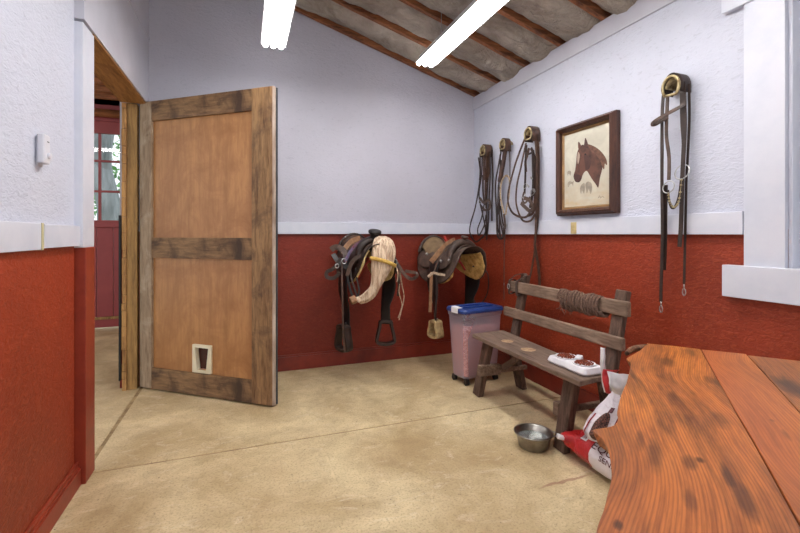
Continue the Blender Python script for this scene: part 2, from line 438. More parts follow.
# floor: three slabs with joints
bm = NB()
box(bm, (XH - 0.05 + 0.012, 2.503, -0.1), (2.4, YB + 0.12, 0)); box(bm, (-0.745, -1.3, -0.1), (2.4, 2.493, 0))
box(bm, (-5.0, -1.3, -0.1), (-0.758, 6.6, 0))
fl = struct('floor', bm, 'concrete', bevel=0.006, seg=2)
bm = NB(); box(bm, (-0.79, 2.48, -0.09), (2.38, 2.515, -0.004)); box(bm, (-0.78, 2.4, -0.09), (-0.73, YB, -0.004))
obj('joint_filler', bm, 'joint', fl)

# right wall with window opening
bm = NB(); W1, W0, WZ0, WZ1, WT = 1.137, 0.15, 1.02, 2.235, 0.16
box(bm, (XR, W1, 0), (XR + WT, YB + 0.1, 2.558)); box(bm, (XR, W0, 0), (XR + WT, W1, WZ0))
box(bm, (XR, W0, WZ1), (XR + WT, W1, 2.558)); box(bm, (XR, -1.3, 0), (XR + WT, W0, 2.558))
struct('wall_right', bm, 'paint')
bm = NB(); prism(bm, [(-0.90, YB, 0), (2.34, YB, 0), (2.34, YB, zc(2.34) + 0.12), (-0.90, YB, zc(-0.90) + 0.12)], (0, 0.12, 0))
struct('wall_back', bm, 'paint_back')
bm = NB(); box(bm, (-0.88, -1.3, 0), (XL, 2.372, zc(XL) + 0.1)); struct('wall_left', bm, 'paint_left')
bm = NB(); box(bm, (-0.88, 2.372, 2.185), (XH - 0.006, YB, zc(XH) + 0.1)); hd = struct('trim_1', bm, 'white_flat')
bm = NB(); box(bm, (-0.879, 2.5305, 2.172), (XH - 0.012, YB - 0.07, 2.1845)); obj('header_board', bm, 'jambwood', hd)
# horizontal seam batten high up on the header wall
bm = NB(); box(bm, (XH - 0.006, 2.42, 2.69), (XH + 0.002, YB, 2.705)); obj('seam_batten', bm, 'white_flat', hd)
# opening post: red below the rail, white above
bm = NB(); box(bm, (-0.88, 2.392, 0), (-0.706, 2.522, 1.116)); po = struct('trim_2', bm, 'redtrim_left', bevel=0.003)
bm = NB(); box(bm, (-0.88, 2.372, 1.116), (-0.711, 2.530, 2.171)); obj('upper_casing', bm, 'white', po, bevel=0.002)
# far jamb timber
bm = NB(); box(bm, (-0.840, 3.725, 0.0), (-0.772, YB, 2.171)); jb = struct('trim_3', bm, 'jambpost', bevel=0.003)
bm = NB(); y = 0.0
while y < 2.165:
    h = random.uniform(0.05, 0.17); h = min(h, 2.171 - y)
    box(bm, (-0.866 - random.uniform(0, 0.008), 3.718 - random.uniform(0, 0.006), y), (-0.8405, YB, y + h - 0.003)); y += h
obj('notched_edge', bm, 'jambcut', jb)
bm = NB(); box(bm, (-0.888, 3.705, 0.08), (-0.8755, 3.74, 1.32)); obj('black_strip', bm, 'black', jb)

# rails
bm = NB(); box(bm, (-0.70, YB - 0.028, 1.18), (2.152, YB, 1.283)); struct('trim_4', bm, 'white', bevel=0.002)
bm = NB(); box(bm, (XR - 0.028, 1.30, 1.178), (XR, YB, 1.285)); struct('trim_5', bm, 'white', bevel=0.002)
bm = NB(); box(bm, (XL, -1.3, 1.12), (XL + 0.018, 1.985, 1.222)); rl = struct('trim_6', bm, 'white', bevel=0.002)
bm = NB(); box(bm, (XL, 2.0, 1.125), (XL + 0.024, 2.372, 1.218)); obj('rail_board', bm, 'white', rl, bevel=0.002)
bm = NB(); box(bm, (XL, 1.984, 1.118), (XL + 0.02, 2.001, 1.222)); obj('board_end', bm, 'caulk', rl)
# corner trim on the left, upper wall strip joint
# smooth board along the top of the right wall
bm = NB(); box(bm, (XR - 0.012, -1.3, 2.435), (XR, YB, 2.56)); struct('trim_7', bm, 'white_flat', bevel=0.002)
# baseboards
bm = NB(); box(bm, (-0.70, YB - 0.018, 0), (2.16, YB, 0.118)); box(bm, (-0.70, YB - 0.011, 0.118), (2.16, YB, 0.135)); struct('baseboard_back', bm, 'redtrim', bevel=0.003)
bm = NB(); box(bm, (XR - 0.018, -1.3, 0), (XR, YB - 0.018, 0.118)); struct('baseboard_right', bm, 'redtrim', bevel=0.003)
bm = NB(); box(bm, (XL, -1.3, 0), (XL + 0.022, 2.392, 0.082)); box(bm, (XL, -1.3, 0.082), (XL + 0.016, 2.392, 0.094)); box(bm, (XL, -1.3, 0.094), (XL + 0.01, 2.392, 0.112))
struct('baseboard_left', bm, 'redtrim_left', bevel=0.003)

# ceiling: decking, insulation, rafters
bm = NB(); prism(bm, [(-0.92, -1.3, zc(-0.92) + 0.16), (2.4, -1.3, zc(2.4) + 0.16), (2.4, -1.3, zc(2.4) + 0.20), (-0.92, -1.3, zc(-0.92) + 0.20)], (0, 5.25, 0))
ceil = struct('ceiling', bm, 'rafter')
RY = [3.75 - 0.407 * k for k in range(13)]
for k, y in enumerate(RY):
    bm = NB(); N = 22
    hw = 0.019
    top = []; bot = []
    for i in range(N + 1):
        x = 2.22 - 3.1 * i / N
        d = 0.006 * noise.noise(Vector((x * 3, y * 5, 0))) if i else 0
        bot.append((x, zc(x) + d)); top.append((x, zc(x) + 0.16))
    poly = [(x, y - hw, z) for x, z in bot] + [(x, y - hw, z) for x, z in top[::-1]]
    prism(bm, poly, (0, 2 * hw, 0))
    obj('rafter', bm, 'rafter', ceil)
    if k < len(RY) - 1:
        y0 = RY[k + 1] + hw; y1 = y - hw
        bm = NB()
        def f(a, b, y0=y0, y1=y1, k=k):
            x = 2.26 - 3.12 * a; yy = y0 + (y1 - y0) * b
            bulge = (4 * b * (1 - b)) ** 0.6
            pil = 0.5 + 0.5 * noise.noise(Vector((x * 2.3, k * 3.7, 1.3)))
            wr = noise.noise(Vector((x * 7 + 2.2 * yy, yy * 5, k))) * 0.034 + (abs(noise.noise(Vector((x * 15 + yy * 6, yy * 9, k + 5)))) - .2) * 0.035
            endlift = 0.05 * max(0, 1 - a / 0.035)
            return Vector((x, yy, zc(x) + 0.062 - bulge * (0.040 + 0.075 * pil) + wr * bulge))
        grid(bm, f, 130, 22)
        obj('insulation_batt', bm, 'insul', ceil, smooth=True)

# window on the right wall
wn = thing('window_1', (XR, 0.65, WZ0), kind='structure')
bm = NB(); box(bm, (XR - 0.022, 1.137, WZ0), (XR, 1.297, WZ1)); box(bm, (XR - 0.022, -0.01, WZ0), (XR, 0.15, WZ1)); obj('casing', bm, 'white', wn, bevel=0.002)
bm = NB(); box(bm, (XR - 0.03, -0.1, WZ1 + 0.001), (XR, 1.39, WZ1 + 0.15)); obj('head_casing', bm, 'white', wn, bevel=0.003)
bm = NB(); box(bm, (XR - 0.045, -0.1, 0.885), (XR, 1.378, 1.034)); obj('window_sill', bm, 'white', wn, bevel=0.003)
bm = NB()
box(bm, (XR, W1 - 0.015, WZ0), (XR + 0.16, W1, WZ1)); box(bm, (XR, W0, WZ0), (XR + 0.16, W0 + 0.015, WZ1))
box(bm, (XR, W0, WZ1 - 0.015), (XR + 0.16, W1, WZ1)); box(bm, (XR, W0, WZ0), (XR + 0.16, W1, WZ0 + 0.015))
box(bm, (XR + 0.05, W1 - 0.028, WZ0), (XR + 0.075, W1 - 0.015, WZ1)); obj('jamb', bm, 'white', wn, bevel=0.001)
bm = NB()
for a, b in ((W0 + 0.015, W0 + 0.06), (W1 - 0.06, W1 - 0.015), (0.63, 0.67)): box(bm, (XR + 0.10, a, WZ0 + 0.016), (XR + 0.135, b, WZ1 - 0.016))
for a, b in ((WZ0 + 0.015, WZ0 + 0.06), (1.60, 1.64), (WZ1 - 0.06, WZ1 - 0.015)): box(bm, (XR + 0.102, W0 + 0.061, a + 0.001), (XR + 0.133, 0.629, b - 0.001)); box(bm, (XR + 0.102, 0.671, a + 0.001), (XR + 0.133, W1 - 0.061, b - 0.001))
sf = obj('sash', bm, 'white', wn)
bm = NB(); box(bm, (XR + 0.115, W0 + 0.03, WZ0 + 0.03), (XR + 0.119, W1 - 0.03, WZ1 - 0.03)); obj('pane', bm, 'glass', sf)

# ------------------------------------------------------------------ next room seen through the doorway
YF = 6.2
bm = NB(); box(bm, (-3.6, YF, 0), (-2.18, YF + 0.12, 3.0)); box(bm, (-1.12, YF, 0), (-0.9, YF + 0.12, 3.0)); box(bm, (-2.18, YF, 2.58), (-1.12, YF + 0.12, 3.0))
struct('wall_far', bm, 'farred')
bm = NB(); box(bm, (-0.875, YB + 0.12, 0), (-0.8, YF, 3.0)); struct('wall_passage', bm, 'jambpost')
bm = NB(); box(bm, (-3.6, -1.3, 2.96), (-0.885, YF + 0.12, 3.0)); cf = struct('ceiling_far', bm, 'rafter')
for k in range(14):
    y = 2.3 + 0.3 * k
    bm = NB(); box(bm, (-3.6, y, 2.78), (-0.9, y + 0.05, 2.959)); obj('joist', bm, 'rafter', cf)
bm = NB(); sweep(bm, [Vector((-3.6, YF - 0.09, 2.655)), Vector((-3, YF - 0.085, 2.66)), Vector((-0.9, YF - 0.09, 2.655))], circ(0.05, 12), hint=(0, 0, 1))
struct('trim_8', bm, 'rafter', smooth=True)
d2 = thing('door_2', (-1.65, YF + 0.03, 0), kind='structure')
X0, X1, Y0, Y1 = -2.18, -1.12, YF + 0.02, YF + 0.07
bm = NB()
box(bm, (X0, Y0, 0.02), (X0 + 0.1, Y1, 2.58)); box(bm, (X1 - 0.1, Y0, 0.02), (X1, Y1, 2.58)); box(bm, (X0 + .1, Y0, 2.43), (X1 - .1, Y1, 2.58)); box(bm, (X0 + .1, Y0, 1.26), (X1 - .1, Y1, 1.35)); box(bm, (X0 + .1, Y0, 0.02), (X1 - .1, Y1, 0.12))
obj('door_frame', bm, 'farred', d2, bevel=0.004)
bm = NB(); x = X0 + 0.1
while x < X1 - 0.11:
    box(bm, (x + 0.002, Y0 + 0.014, 0.121), (min(x + 0.1745, X1 - 0.1), Y1 - 0.01, 1.26)); x += 0.1765
obj('lower_boards', bm, 'farred', d2, bevel=0.004)
bm = NB(); box(bm, (X0 + .1, Y0 - 0.012, 0.12), (X1 - .1, Y0 + 0.012, 0.15)); obj('weather_strip', bm, 'jambpost', d2)
bm = NB()
for z in (1.71, 2.087): box(bm, (X0 + .1, Y0 + 0.01, z - 0.013), (X1 - .1, Y1 - 0.01, z + 0.013))
for x in (-1.695, -1.40, -1.99): box(bm, (x - 0.014, Y0 + 0.011, 1.35), (x + 0.014, Y1 - 0.011, 2.43))
mt = obj('muntins', bm, 'farred', d2)
bm = NB(); box(bm, (X0 + .1, Y0 + 0.024, 1.35), (X1 - .1, Y0 + 0.028, 2.43)); obj('pane', bm, 'glass', mt)

# outside: lawn and trees
bm = NB(); box(bm, (-14, YF + 0.2, -0.2), (4, 26, -0.12)); tag(obj('lawn', bm, 'grass'), 'green lawn beyond the barn red door', 'ground', kind='structure')
def tree(x, y, r, label, seed):
    rnd = random.Random(seed)
    t = thing('tree', (x, y, -0.12), label, 'tree', 'trees beyond the glazed red door')
    bm = NB(); pts = [Vector((x + rnd.uniform(-.06, .06) * i, y, -0.12 + i * 0.9)) for i in range(7)]
    sweep(bm, spline(pts, 4), lambda tt: circ(r * (1.15 - 0.45 * tt), 12)); obj('trunk', bm, 'bark', t, smooth=True)
    bm = NB()
    for i in range(900):
        a = rnd.uniform(0, 2 * PI); rr = 1.9 * math.sqrt(rnd.random()); c = Vector((x + rr * math.cos(a), y + 0.4 + abs(rr * math.sin(a)), rnd.uniform(0.3, 5.4)))
        if rr < r * 1.5: continue
        s = rnd.uniform(0.05, 0.13); n1 = Vector((rnd.uniform(-1, 1), rnd.uniform(-1, 1), rnd.uniform(-1, 1))).normalized(); n2 = n1.orthogonal().normalized()
        vs = [bm.verts.new(c + n1 * s * p + n2 * s * 0.55 * q) for p, q in ((-1, 0), (0, 1), (1, 0), (0, -1))]; bm.faces.new(vs)
    obj('foliage', bm, 'leaf', t)
tree(-2.62, 10.0, 0.21, 'pale trunked tree standing in the middle of the far door glass', 1)
tree(-4.9, 12.5, 0.16, 'slimmer tree further back, behind the nearest trunk outside the far door', 2)
tree(-3.1, 16.0, 0.14, 'distant tree closing the view outside the far door', 3)

# ================================================================== DOOR (open, plywood panels)
A = Vector((-0.757, 3.735, 0)); ED = (Vector((0.172, 3.005, 0)) - A); DW = ED.length; ED.normalize()
EN = Vector((-ED.y, ED.x, 0))          # towards the back wall
if EN.y < 0: EN = -EN
EZ = Vector((0, 0, 1)); DZ0, DZ1 = 0.012, 2.185
dr = thing('door_1', A, kind='structure')
def dbox(bm, s0, s1, z0, z1, t0, t1):
    return obox(bm, A + ED * (s0 + s1) / 2 + EN * (t0 + t1) / 2 + EZ * (z0 + z1) / 2, (ED, EN, EZ), (s1 - s0, t1 - t0, z1 - z0))
SW = 0.165
bm = NB(); dbox(bm, 0, 0.115, DZ0, DZ1, 0, 0.04); tag(obj('stile', bm, 'greywood', dr, bevel=0.002), 'grey weathered hinge side board')
bm = NB(); dbox(bm, DW - SW, DW, DZ0, DZ1, 0, 0.04); tag(obj('stile', bm, 'brownstile', dr, bevel=0.002), 'brown worn latch side board')
M['brownrail_d'] = wood('worn door rail', (150, 116, 80), (96, 68, 44), 'x', 1.0, rot=-math.atan2(ED.y, ED.x), patches=((70, 50, 36), 0.45, 0.65))
for z0, z1 in ((DZ1 - 0.15, DZ1), (1.0, 1.153), (DZ0, DZ0 + 0.155)):
    bm = NB(); dbox(bm, 0.116, DW - SW - 0.001, z0, z1, 0.001, 0.04); obj('rail', bm, 'brownrail_d', dr, bevel=0.002)
for z0, z1 in ((1.153, DZ1 - 0.15), ):
    bm = NB(); dbox(bm, 0.116, DW - SW - 0.001, z0, z1, 0.02, 0.034); obj('panel', bm, 'ply', dr)
# lower panel around the pet flap opening
FS0, FS1, FZ0, FZ1 = 0.520, 0.645, 0.195, 0.355
bm = NB(); lo, hi = 0.116, DW - SW - 0.001
dbox(bm, lo, FS0, DZ0 + .155, 1.0, 0.02, 0.034); dbox(bm, FS1, hi, DZ0 + .155, 1.0, 0.02, 0.034); dbox(bm, FS0, FS1, FZ1, 1.0, 0.02, 0.034); dbox(bm, FS0, FS1, DZ0 + .155, FZ0, 0.02, 0.034)
obj('panel', bm, 'ply', dr)
bm = NB(); dbox(bm, DW + 0.0005, DW + 0.010, DZ0, DZ1, 0.002, 0.03); obj('edge_strip', bm, 'chalk', dr)
bm = NB(); dbox(bm, -0.0, FS0 - .03, DZ0, DZ1, 0.0405, 0.05); dbox(bm, FS1 + .03, DW + 0.012, DZ0, DZ1, 0.0405, 0.05); dbox(bm, FS0 - .03, FS1 + .03, FZ1 + .02, DZ1, 0.0405, 0.05); dbox(bm, FS0 - .03, FS1 + .03, DZ0, FZ0 - .02, 0.0405, 0.05)
tag(obj('back_board', bm, 'darkgrey', dr), 'dark grey board on the far face')
# pet flap frame
def dP(s, z, t): return A + ED * s + EN * t + EZ * z
bm = NB(); o_ = 0.022
outer = [(FS0 - o_, FZ0 - o_), (FS1 + o_, FZ0 - o_), (FS1 + o_, FZ1 + o_), (FS0 - o_, FZ1 + o_)]
inner = [(FS0 + 0.012, FZ0 + 0.004), (FS0 + 0.03, FZ0 - 0.002), (FS1 - 0.03, FZ0 - 0.002), (FS1 - 0.012, FZ0 + 0.004), (FS1 - 0.002, FZ1), (FS0 + 0.002, FZ1)]
n_ = 48
def rimpt(poly, t):
    L = [(Vector(poly[(i + 1) % len(poly)]) - Vector(poly[i])).length for i in range(len(poly))]; d = t * sum(L)
    for i, l in enumerate(L):
        if d <= l: return Vector(poly[i]).lerp(Vector(poly[(i + 1) % len(poly)]), d / l)
        d -= l
    return Vector(poly[0])
outer = [(FS0 - o_, FZ0 - o_), (FS1 + o_, FZ0 - o_), (FS1 + o_, FZ1 + o_), (FS0 - o_, FZ1 + o_)]
inner = [(FS0 + 0.022, FZ0 - 0.002), (FS1 - 0.022, FZ0 - 0.002), (FS1 - 0.002, FZ1), (FS0 + 0.002, FZ1)]
vs_ = []
for i in range(n_):
    t = i / n_; po_, pi_ = rimpt(outer, t), rimpt(inner, t)
    vs_.append([bm.verts.new(dP(po_.x, po_.y, 0.019)), bm.verts.new(dP(po_.x, po_.y, 0.006)), bm.verts.new(dP(pi_.x, pi_.y, 0.004)), bm.verts.new(dP(pi_.x, pi_.y, 0.05))])
for i in range(n_):
    a, b = vs_[i], vs_[(i + 1) % n_]
    for j in range(3): bm.faces.new((a[j], b[j], b[j + 1], a[j + 1]))
pf = obj('pet_flap_frame', bm, 'cream', dr)
bm = NB(); obox(bm, dP((FS0 + FS1) / 2, (FZ0 + FZ1) / 2, 0.04), (ED, EN, EZ), (FS1 - FS0 - 0.012, 0.003, FZ1 - FZ0)); obj('pet_flap', bm, 'dark_hole', pf)

# ================================================================== LIGHT FIXTURES
def fixture(x, y0, y1, z, label):
    t = thing('ceiling_light', (x, (y0 + y1) / 2, z), label, 'light fixture', 'fluorescent strip lights')
    bm = NB(); w2 = 0.088
    prism(bm, [(x - w2, y0, z), (x - w2 * 0.55, y0, z + 0.07), (x + w2 * 0.55, y0, z + 0.07), (x + w2, y0, z), (x + w2 - 0.006, y0, z + 0.001), (x + w2 * 0.5, y0, z + 0.055), (x - w2 * 0.5, y0, z + 0.055), (x - w2 + 0.006, y0, z + 0.001)], (0, y1 - y0, 0))
    obj('reflector', bm, 'plastic_white', t)
    for k in (-1, 0, 1):
        bm = NB(); sweep(bm, [Vector((x + k * 0.054, y0 + 0.01, z + 0.008)), Vector((x + k * 0.054, y1 + 0.01, z + 0.008))], circ(0.021, 12)); obj('tube', bm, 'tube', t, smooth=True)
    for y in (y0 + 0.3, y1 - 0.3):
        bm = NB(); tube(bm, [(x, y, z + 0.06), (x, y, zc(x) + 0.02)], 0.003, 6, 1); obj('hanger_chain', bm, 'steel', t)
    return t
fixture(0.195, 0.85, 3.24, 2.555, 'bright fluorescent strip light above the open plywood door')
fixture(1.375, 0.80, 3.17, 2.555, 'bright fluorescent strip light hung under the rafters nearer the picture wall')

def passage_light():
    x0, x1, y, z = -3.0, -1.52, 4.4, 2.56
    t = thing('ceiling_light', ((x0 + x1) / 2, y, z), 'strip light in the passage, seen as a white bar in the red door glass', 'light fixture')
    bm = NB(); prism(bm, [(x0, y - .07, z), (x0, y - .04, z + .06), (x0, y + .04, z + .06), (x0, y + .07, z)], (x1 - x0, 0, 0)); obj('reflector', bm, 'plastic_white', t)
    for k in (-1, 1):
        bm = NB(); sweep(bm, [Vector((x0 + .02, y + k * .035, z - .024)), Vector((x1 - .02, y + k * .035, z - .024))], circ(0.021, 12)); obj('tube', bm, 'tube', t, smooth=True)
    for x in (x0 + .3, x1 - .3):
        bm = NB(); tube(bm, [(x, y, z + .05), (x, y, 2.80)], 0.003, 6, 1); obj('hanger_chain', bm, 'steel', t)
passage_light()
# ================================================================== TABLE
TE = Vector((0.756, 0.655, 0)); TN = Vector((0.655, -0.756, 0)); TZ = 0.75
tb = thing('slab_table', (1.05, 0.8, 0), 'live edge wooden table of three oiled planks, near the feed bags', 'table')
edge_px = [(700.5, 349), (672, 345.6), (647, 343.3), (641, 349.4), (634, 353.6), (626.2, 358.6), (630, 362.4), (629.5, 369), (628, 375.7), (626, 383), (622.4, 391), (619, 401), (616.7, 412), (617.4, 419.6), (612.9, 425.3), (603, 427.6), (592, 429.8), (597.6, 434.8), (602, 439), (605.2, 444.3), (608, 451), (609.8, 459.6), (611, 474.8), (609.5, 485), (607, 493.9), (603.3, 509), (596.9, 526.3), (595.7, 540)]
ep = [HZ(u, v, TZ) for u, v in edge_px]
far = ep[0]; s_far = far.dot(TE)
seam_n1 = HZ(750, 433, TZ).dot(TN)
def tp(s, n): return TE * s + TN * n
S1 = HZ(700.5, 349, TZ).dot(TN); S1b = HZ(797.7, 520.5, TZ).dot(TN); sb = HZ(797.7, 520.5, TZ).dot(TE)
def seam1(s): return S1 + (S1b - S1) * (s - s_far) / (sb - s_far)
s_end = ep[-1].dot(TE) - 0.35
last = ep[-1]
poly = ep + [last - TE * 0.12 + TN * 0.01, last - TE * 0.24 - TN * 0.01, last - TE * 0.35]
poly = [p for p in poly]
# subdivide live edge with a spline
pe = spline(poly[2:], 4)
nn = []
for s in [s_end + (s_far - s_end) * i / 10 for i in range(11)]:
    nn.append(tp(s, seam1(s) - 0.0010 + 0.0012 * math.sin(s * 23)))
outline = [ep[0] - TN * 0.0, ep[1]] + pe + nn[:-1]
def slab(name, outline, m, zt=TZ, th=0.030, parent=tb, undercut=0.0, **kw):
    bm = NB()
    c = sum(outline, Vector()) / len(outline)
    prism(bm, [Vector((p.x, p.y, zt - th)) for p in outline], (0, 0, th))
    if undercut:
        for v in bm.verts:
            if v.co.z < zt - th / 2 and v.co.dot(TN) < S1 - 0.03: v.co += TN * undercut
    return obj(name, bm, m, parent, bevel=0.0022, seg=2, origin=(c.x, c.y, zt - th), **kw)
slab('plank', outline, 'slab', undercut=0.014)
S2a = HZ(749.3, 356.7, TZ); S2b = HZ(800, 412, TZ)
n2a, n2b = S2a.dot(TN), S2b.dot(TN); s2a, s2b = S2a.dot(TE), S2b.dot(TE)
def seam2(s): return n2a + (n2b - n2a) * (s - s2a) / (s2b - s2a)
ss = [s_end + (s_far - s_end) * i / 8 for i in range(9)]
ml = [tp(s, seam1(s) + 0.0012 + 0.0012 * math.sin(s * 23 + .4)) for s in ss]; mr = [tp(s, seam2(s) - 0.001 - 0.001 * math.sin(s * 11)) for s in ss]
ml[-1] = ml[-1] - TE * 0.0; mr[-1] = mr[-1] + TE * 0.004
slab('plank', ml + mr[::-1], 'slab_mid', TZ - 0.001)
rl_ = [tp(s, seam2(s) + 0.003 + 0.0015 * math.sin(s * 19)) for s in ss]; rr_ = [tp(s, seam2(s) + 0.235 + 0.008 * math.sin(s * 7)) for s in ss]
slab('plank', rl_ + rr_[::-1], 'slab_dark', TZ - 0.004)
# bark knob at the far corner
k0 = HZ(647, 344.5, TZ); k1 = HZ(634, 346, TZ); k2 = HZ(626.5, 349.3, TZ)
bm = NB(); sweep(bm, spline([k0 + EZ * -0.012, k1 + EZ * -0.010, k2 + EZ * -0.016], 6), lambda t: [(a * (1 - 0.55 * t), b * (1 - 0.4 * t)) for a, b in circ(0.018, 10, 0.013)], hint=(0, 0, 1))
tag(obj('bark_knob', bm, 'slab_bark', tb, smooth=True), 'dark bark knob at the corner of the live edge')
for s in (s_far - 0.22, s_end + 0.2):
    bm = NB(); bar(bm, tp(s, seam1(s) - 0.22) + EZ * (TZ - 0.066), tp(s, seam1(s) + 0.33) + EZ * (TZ - 0.066), 0.06, 0.06)
    obj('crosspiece', bm, 'benchleg', tb)
for s in (s_far - 0.22, s_end + 0.2):
    for q in (-0.16, 0.30):
        p = tp(s, seam1(s) + q); bm = NB(); box(bm, (p.x - 0.035, p.y - 0.035, 0), (p.x + 0.035, p.y + 0.035, TZ - 0.10)); obj('leg', bm, 'benchleg', tb, bevel=0.004)

# ================================================================== BENCH
bn = thing('wooden_bench', (1.75, 2.25, 0), 'weathered grey wooden bench with a two board backrest by the red wall', 'bench')
bm = NB(); P_ = [(1.573, 1.69), (1.575, 2.76), (1.585, 2.775), (1.86, 2.80), (1.865, 2.79), (1.80, 1.745), (1.78, 1.72)]
prism(bm, [(x, y, 0.414) for x, y in P_], (0, 0, 0.028)); st_ = obj('seat', bm, 'benchtop', bn, bevel=0.005, seg=3)
for x, y, r in ((1.70, 2.50, 0.045), (1.70, 2.27, 0.05)):
    bm = NB(); lathe(bm, [(r, 0), (r * .8, 0.0015), (0.0, 0.002)], (x, y, 0.4415), 20); obj('knot', bm, 'knot', st_)
for (xb, yb, xt, yt, nm) in ((1.600, 2.725, 1.66, 2.68, 0), (1.62, 1.875, 1.68, 1.86, 0), (1.99, 2.74, 1.875, 2.70, 1), (1.985, 1.86, 1.865, 1.82, 1)):
    bm = NB(); bar(bm, (xb, yb, 0.0), (xt, yt, 0.39), 0.085, 0.045, side=(0.0, 1, 0)); 
    for v in bm.verts: v.co.z = max(0.001, min(v.co.z, 0.39))
    obj('leg', bm, 'benchleg', bn, bevel=0.004)
for yb, dx in ((2.745, 0), (1.80, -0.05)):
    bm = NB(); bar(bm, (1.91 + dx, yb, 0.30), (2.035 + dx, yb, 0.865), 0.075, 0.04, side=(0, 1, 0)); obj('back_post', bm, 'benchleg', bn, bevel=0.006)
    
bm = NB(); bar(bm, (1.975, 2.875, 0.771), (1.930, 1.715, 0.775), 0.035, 0.082, side=(1, 0, 0)); obj('back_board', bm, 'bench', bn, bevel=0.008, seg=3)
bm = NB(); bar(bm, (1.935, 2.875, 0.574), (1.890, 1.715, 0.590), 0.035, 0.070, side=(1, 0, 0)); obj('back_board', bm, 'bench', bn, bevel=0.008, seg=3)
for yy, xa in ((2.655, 1.565), (1.93, 1.625)):
    bm = NB(); bar(bm, (xa, yy, 0.205), (1.74, yy, 0.20), 0.04, 0.075); bar(bm, (1.741, yy, 0.19), (1.97, yy, 0.19), 0.03, 0.03); obj('leg_brace', bm, 'bench', bn, bevel=0.004)
bm = NB(); bar(bm, (1.75, 2.62, 0.22), (1.80, 2.40, 0.385), 0.04, 0.035); obj('diagonal_brace', bm, 'benchleg', bn)
bm = NB(); box(bm, (1.66, 1.80, 0.390), (1.82, 2.72, 0.4135)); obj('seat_rail', bm, 'benchleg', bn)

# twine coil wound on the upper back board
bm = NB(); pts = []; rnd = random.Random(3)
nt = 15
for i in range(nt * 14):
    a = 2 * PI * i / 14; tt = i / (nt * 14)
    y = 2.238 - tt * 0.36
    k = int(i / 14); rr = random.Random(k); rz = 0.055 + rr.uniform(-.002, .006); rx = 0.034 + rr.uniform(0, .008); dz = rr.uniform(-0.012, 0.004)
    pts.append(Vector((1.946 - 0.018 * tt - rx * math.cos(a), y + 0.010 * math.sin(a), 0.764 + dz + rz * math.sin(a))))
sweep(bm, pts, circ(0.0088, 6))
for k in range(9):
    y = rnd.uniform(1.89, 2.23); x = 1.905 - rnd.uniform(0, .008); z = 0.72 - rnd.uniform(0, 0.015)
    tube(bm, [(x, y, z + 0.05), (x - 0.004, y + rnd.uniform(-.02, .02), z), (x + rnd.uniform(-.01, .004), y + rnd.uniform(-.03, .03), z - rnd.uniform(0.01, 0.04))], 0.0022, 5, 3)
tag(obj('twine_coil', bm, 'twine', smooth=True), 'brown twine wound in many loops around the top board of the bench back', 'twine')

# halter strap buckled round the left bench post
hs = thing('leather_strap', (2.0, 2.8, 0.72), 'dusty leather strap buckled around the far post of the bench', 'strap')
bm = NB(); 
for dy, dz in ((0.035, 0.0), (-0.06, -0.004)):
    sweep(bm, spline([(1.944, 2.80 + dy, 0.72), (1.944, 2.80 + dy, 0.80), (1.955, 2.80 + dy, 0.822), (1.99, 2.80 + dy, 0.822), (2.002, 2.80 + dy, 0.80), (2.002, 2.80 + dy, 0.74), (1.99, 2.80 + dy, 0.722), (1.96, 2.80 + dy, 0.712)], 5, True), [(-.003, -.011), (.003, -.011), (.003, .011), (-.003, .011)], True, hint=(0, 1, 0))
strap(bm, [(1.955, 2.83, 0.828), (1.985, 2.80, 0.862), (2.02, 2.74, 0.874), (1.99, 2.70, 0.86), (1.955, 2.73, 0.83)], 0.026, 0.006, hint=(0, 0, 1))
obj('band', bm, 'leather_grey', hs)
bm = NB(); tube(bm, [(1.938, 2.825, 0.755), (1.938, 2.845, 0.755), (1.938, 2.845, 0.785), (1.938, 2.825, 0.785)], 0.004, 6, 3, closed=True); obj('buckle', bm, 'steel', hs, smooth=True)

# twin feeding tray on the seat
FT = thing('feeding_tray', (1.70, 1.95, 0.431), 'white twin compartment feeding tray holding brown kibble on the bench seat', 'tray')
bm = NB(); tc_ = Vector((1.712, 1.875, 0.4432))
def ft(a, j):
    ang = 2 * PI * a
    L, Wd = [(0.142, 0.070), (0.150, 0.078), (0.140, 0.068), (0.132, 0.062)][j]
    n = 9.0; c, s = math.cos(ang), math.sin(ang)
    r = (abs(c) ** n + abs(s) ** n) ** (-1 / n)
    waist = 1 - 0.12 * math.exp(-((r * c) / 0.16) ** 2)
    return Vector((tc_.x + Wd * r * s * waist, tc_.y + L * r * c, tc_.z + [0, 0.012, 0.036, 0.038][j]))
vs_ = [[bm.verts.new(ft(i / 48, j)) for i in range(48)] for j in range(4)]
for j in range(3):
    for i in range(48): bm.faces.new((vs_[j][i], vs_[j][(i + 1) % 48], vs_[j + 1][(i + 1) % 48], vs_[j + 1][i]))
bm.faces.new(vs_[0][::-1]); bm.faces.new(vs_[3])
obj('tray_base', bm, 'plastic_white', FT, smooth=False, bevel=0.003)
bm = NB()
for dy in (-0.068, 0.068):
    for i in range(1):
        lathe(bm, [(0.056, 0.0), (0.060, 0.006), (0.058, 0.008), (0.050, 0.001), (0.0, 0.0005)], (tc_.x, tc_.y + dy, tc_.z + 0.038), 24)
obj('bowl_rims', bm, 'plastic_white', FT, smooth=True)
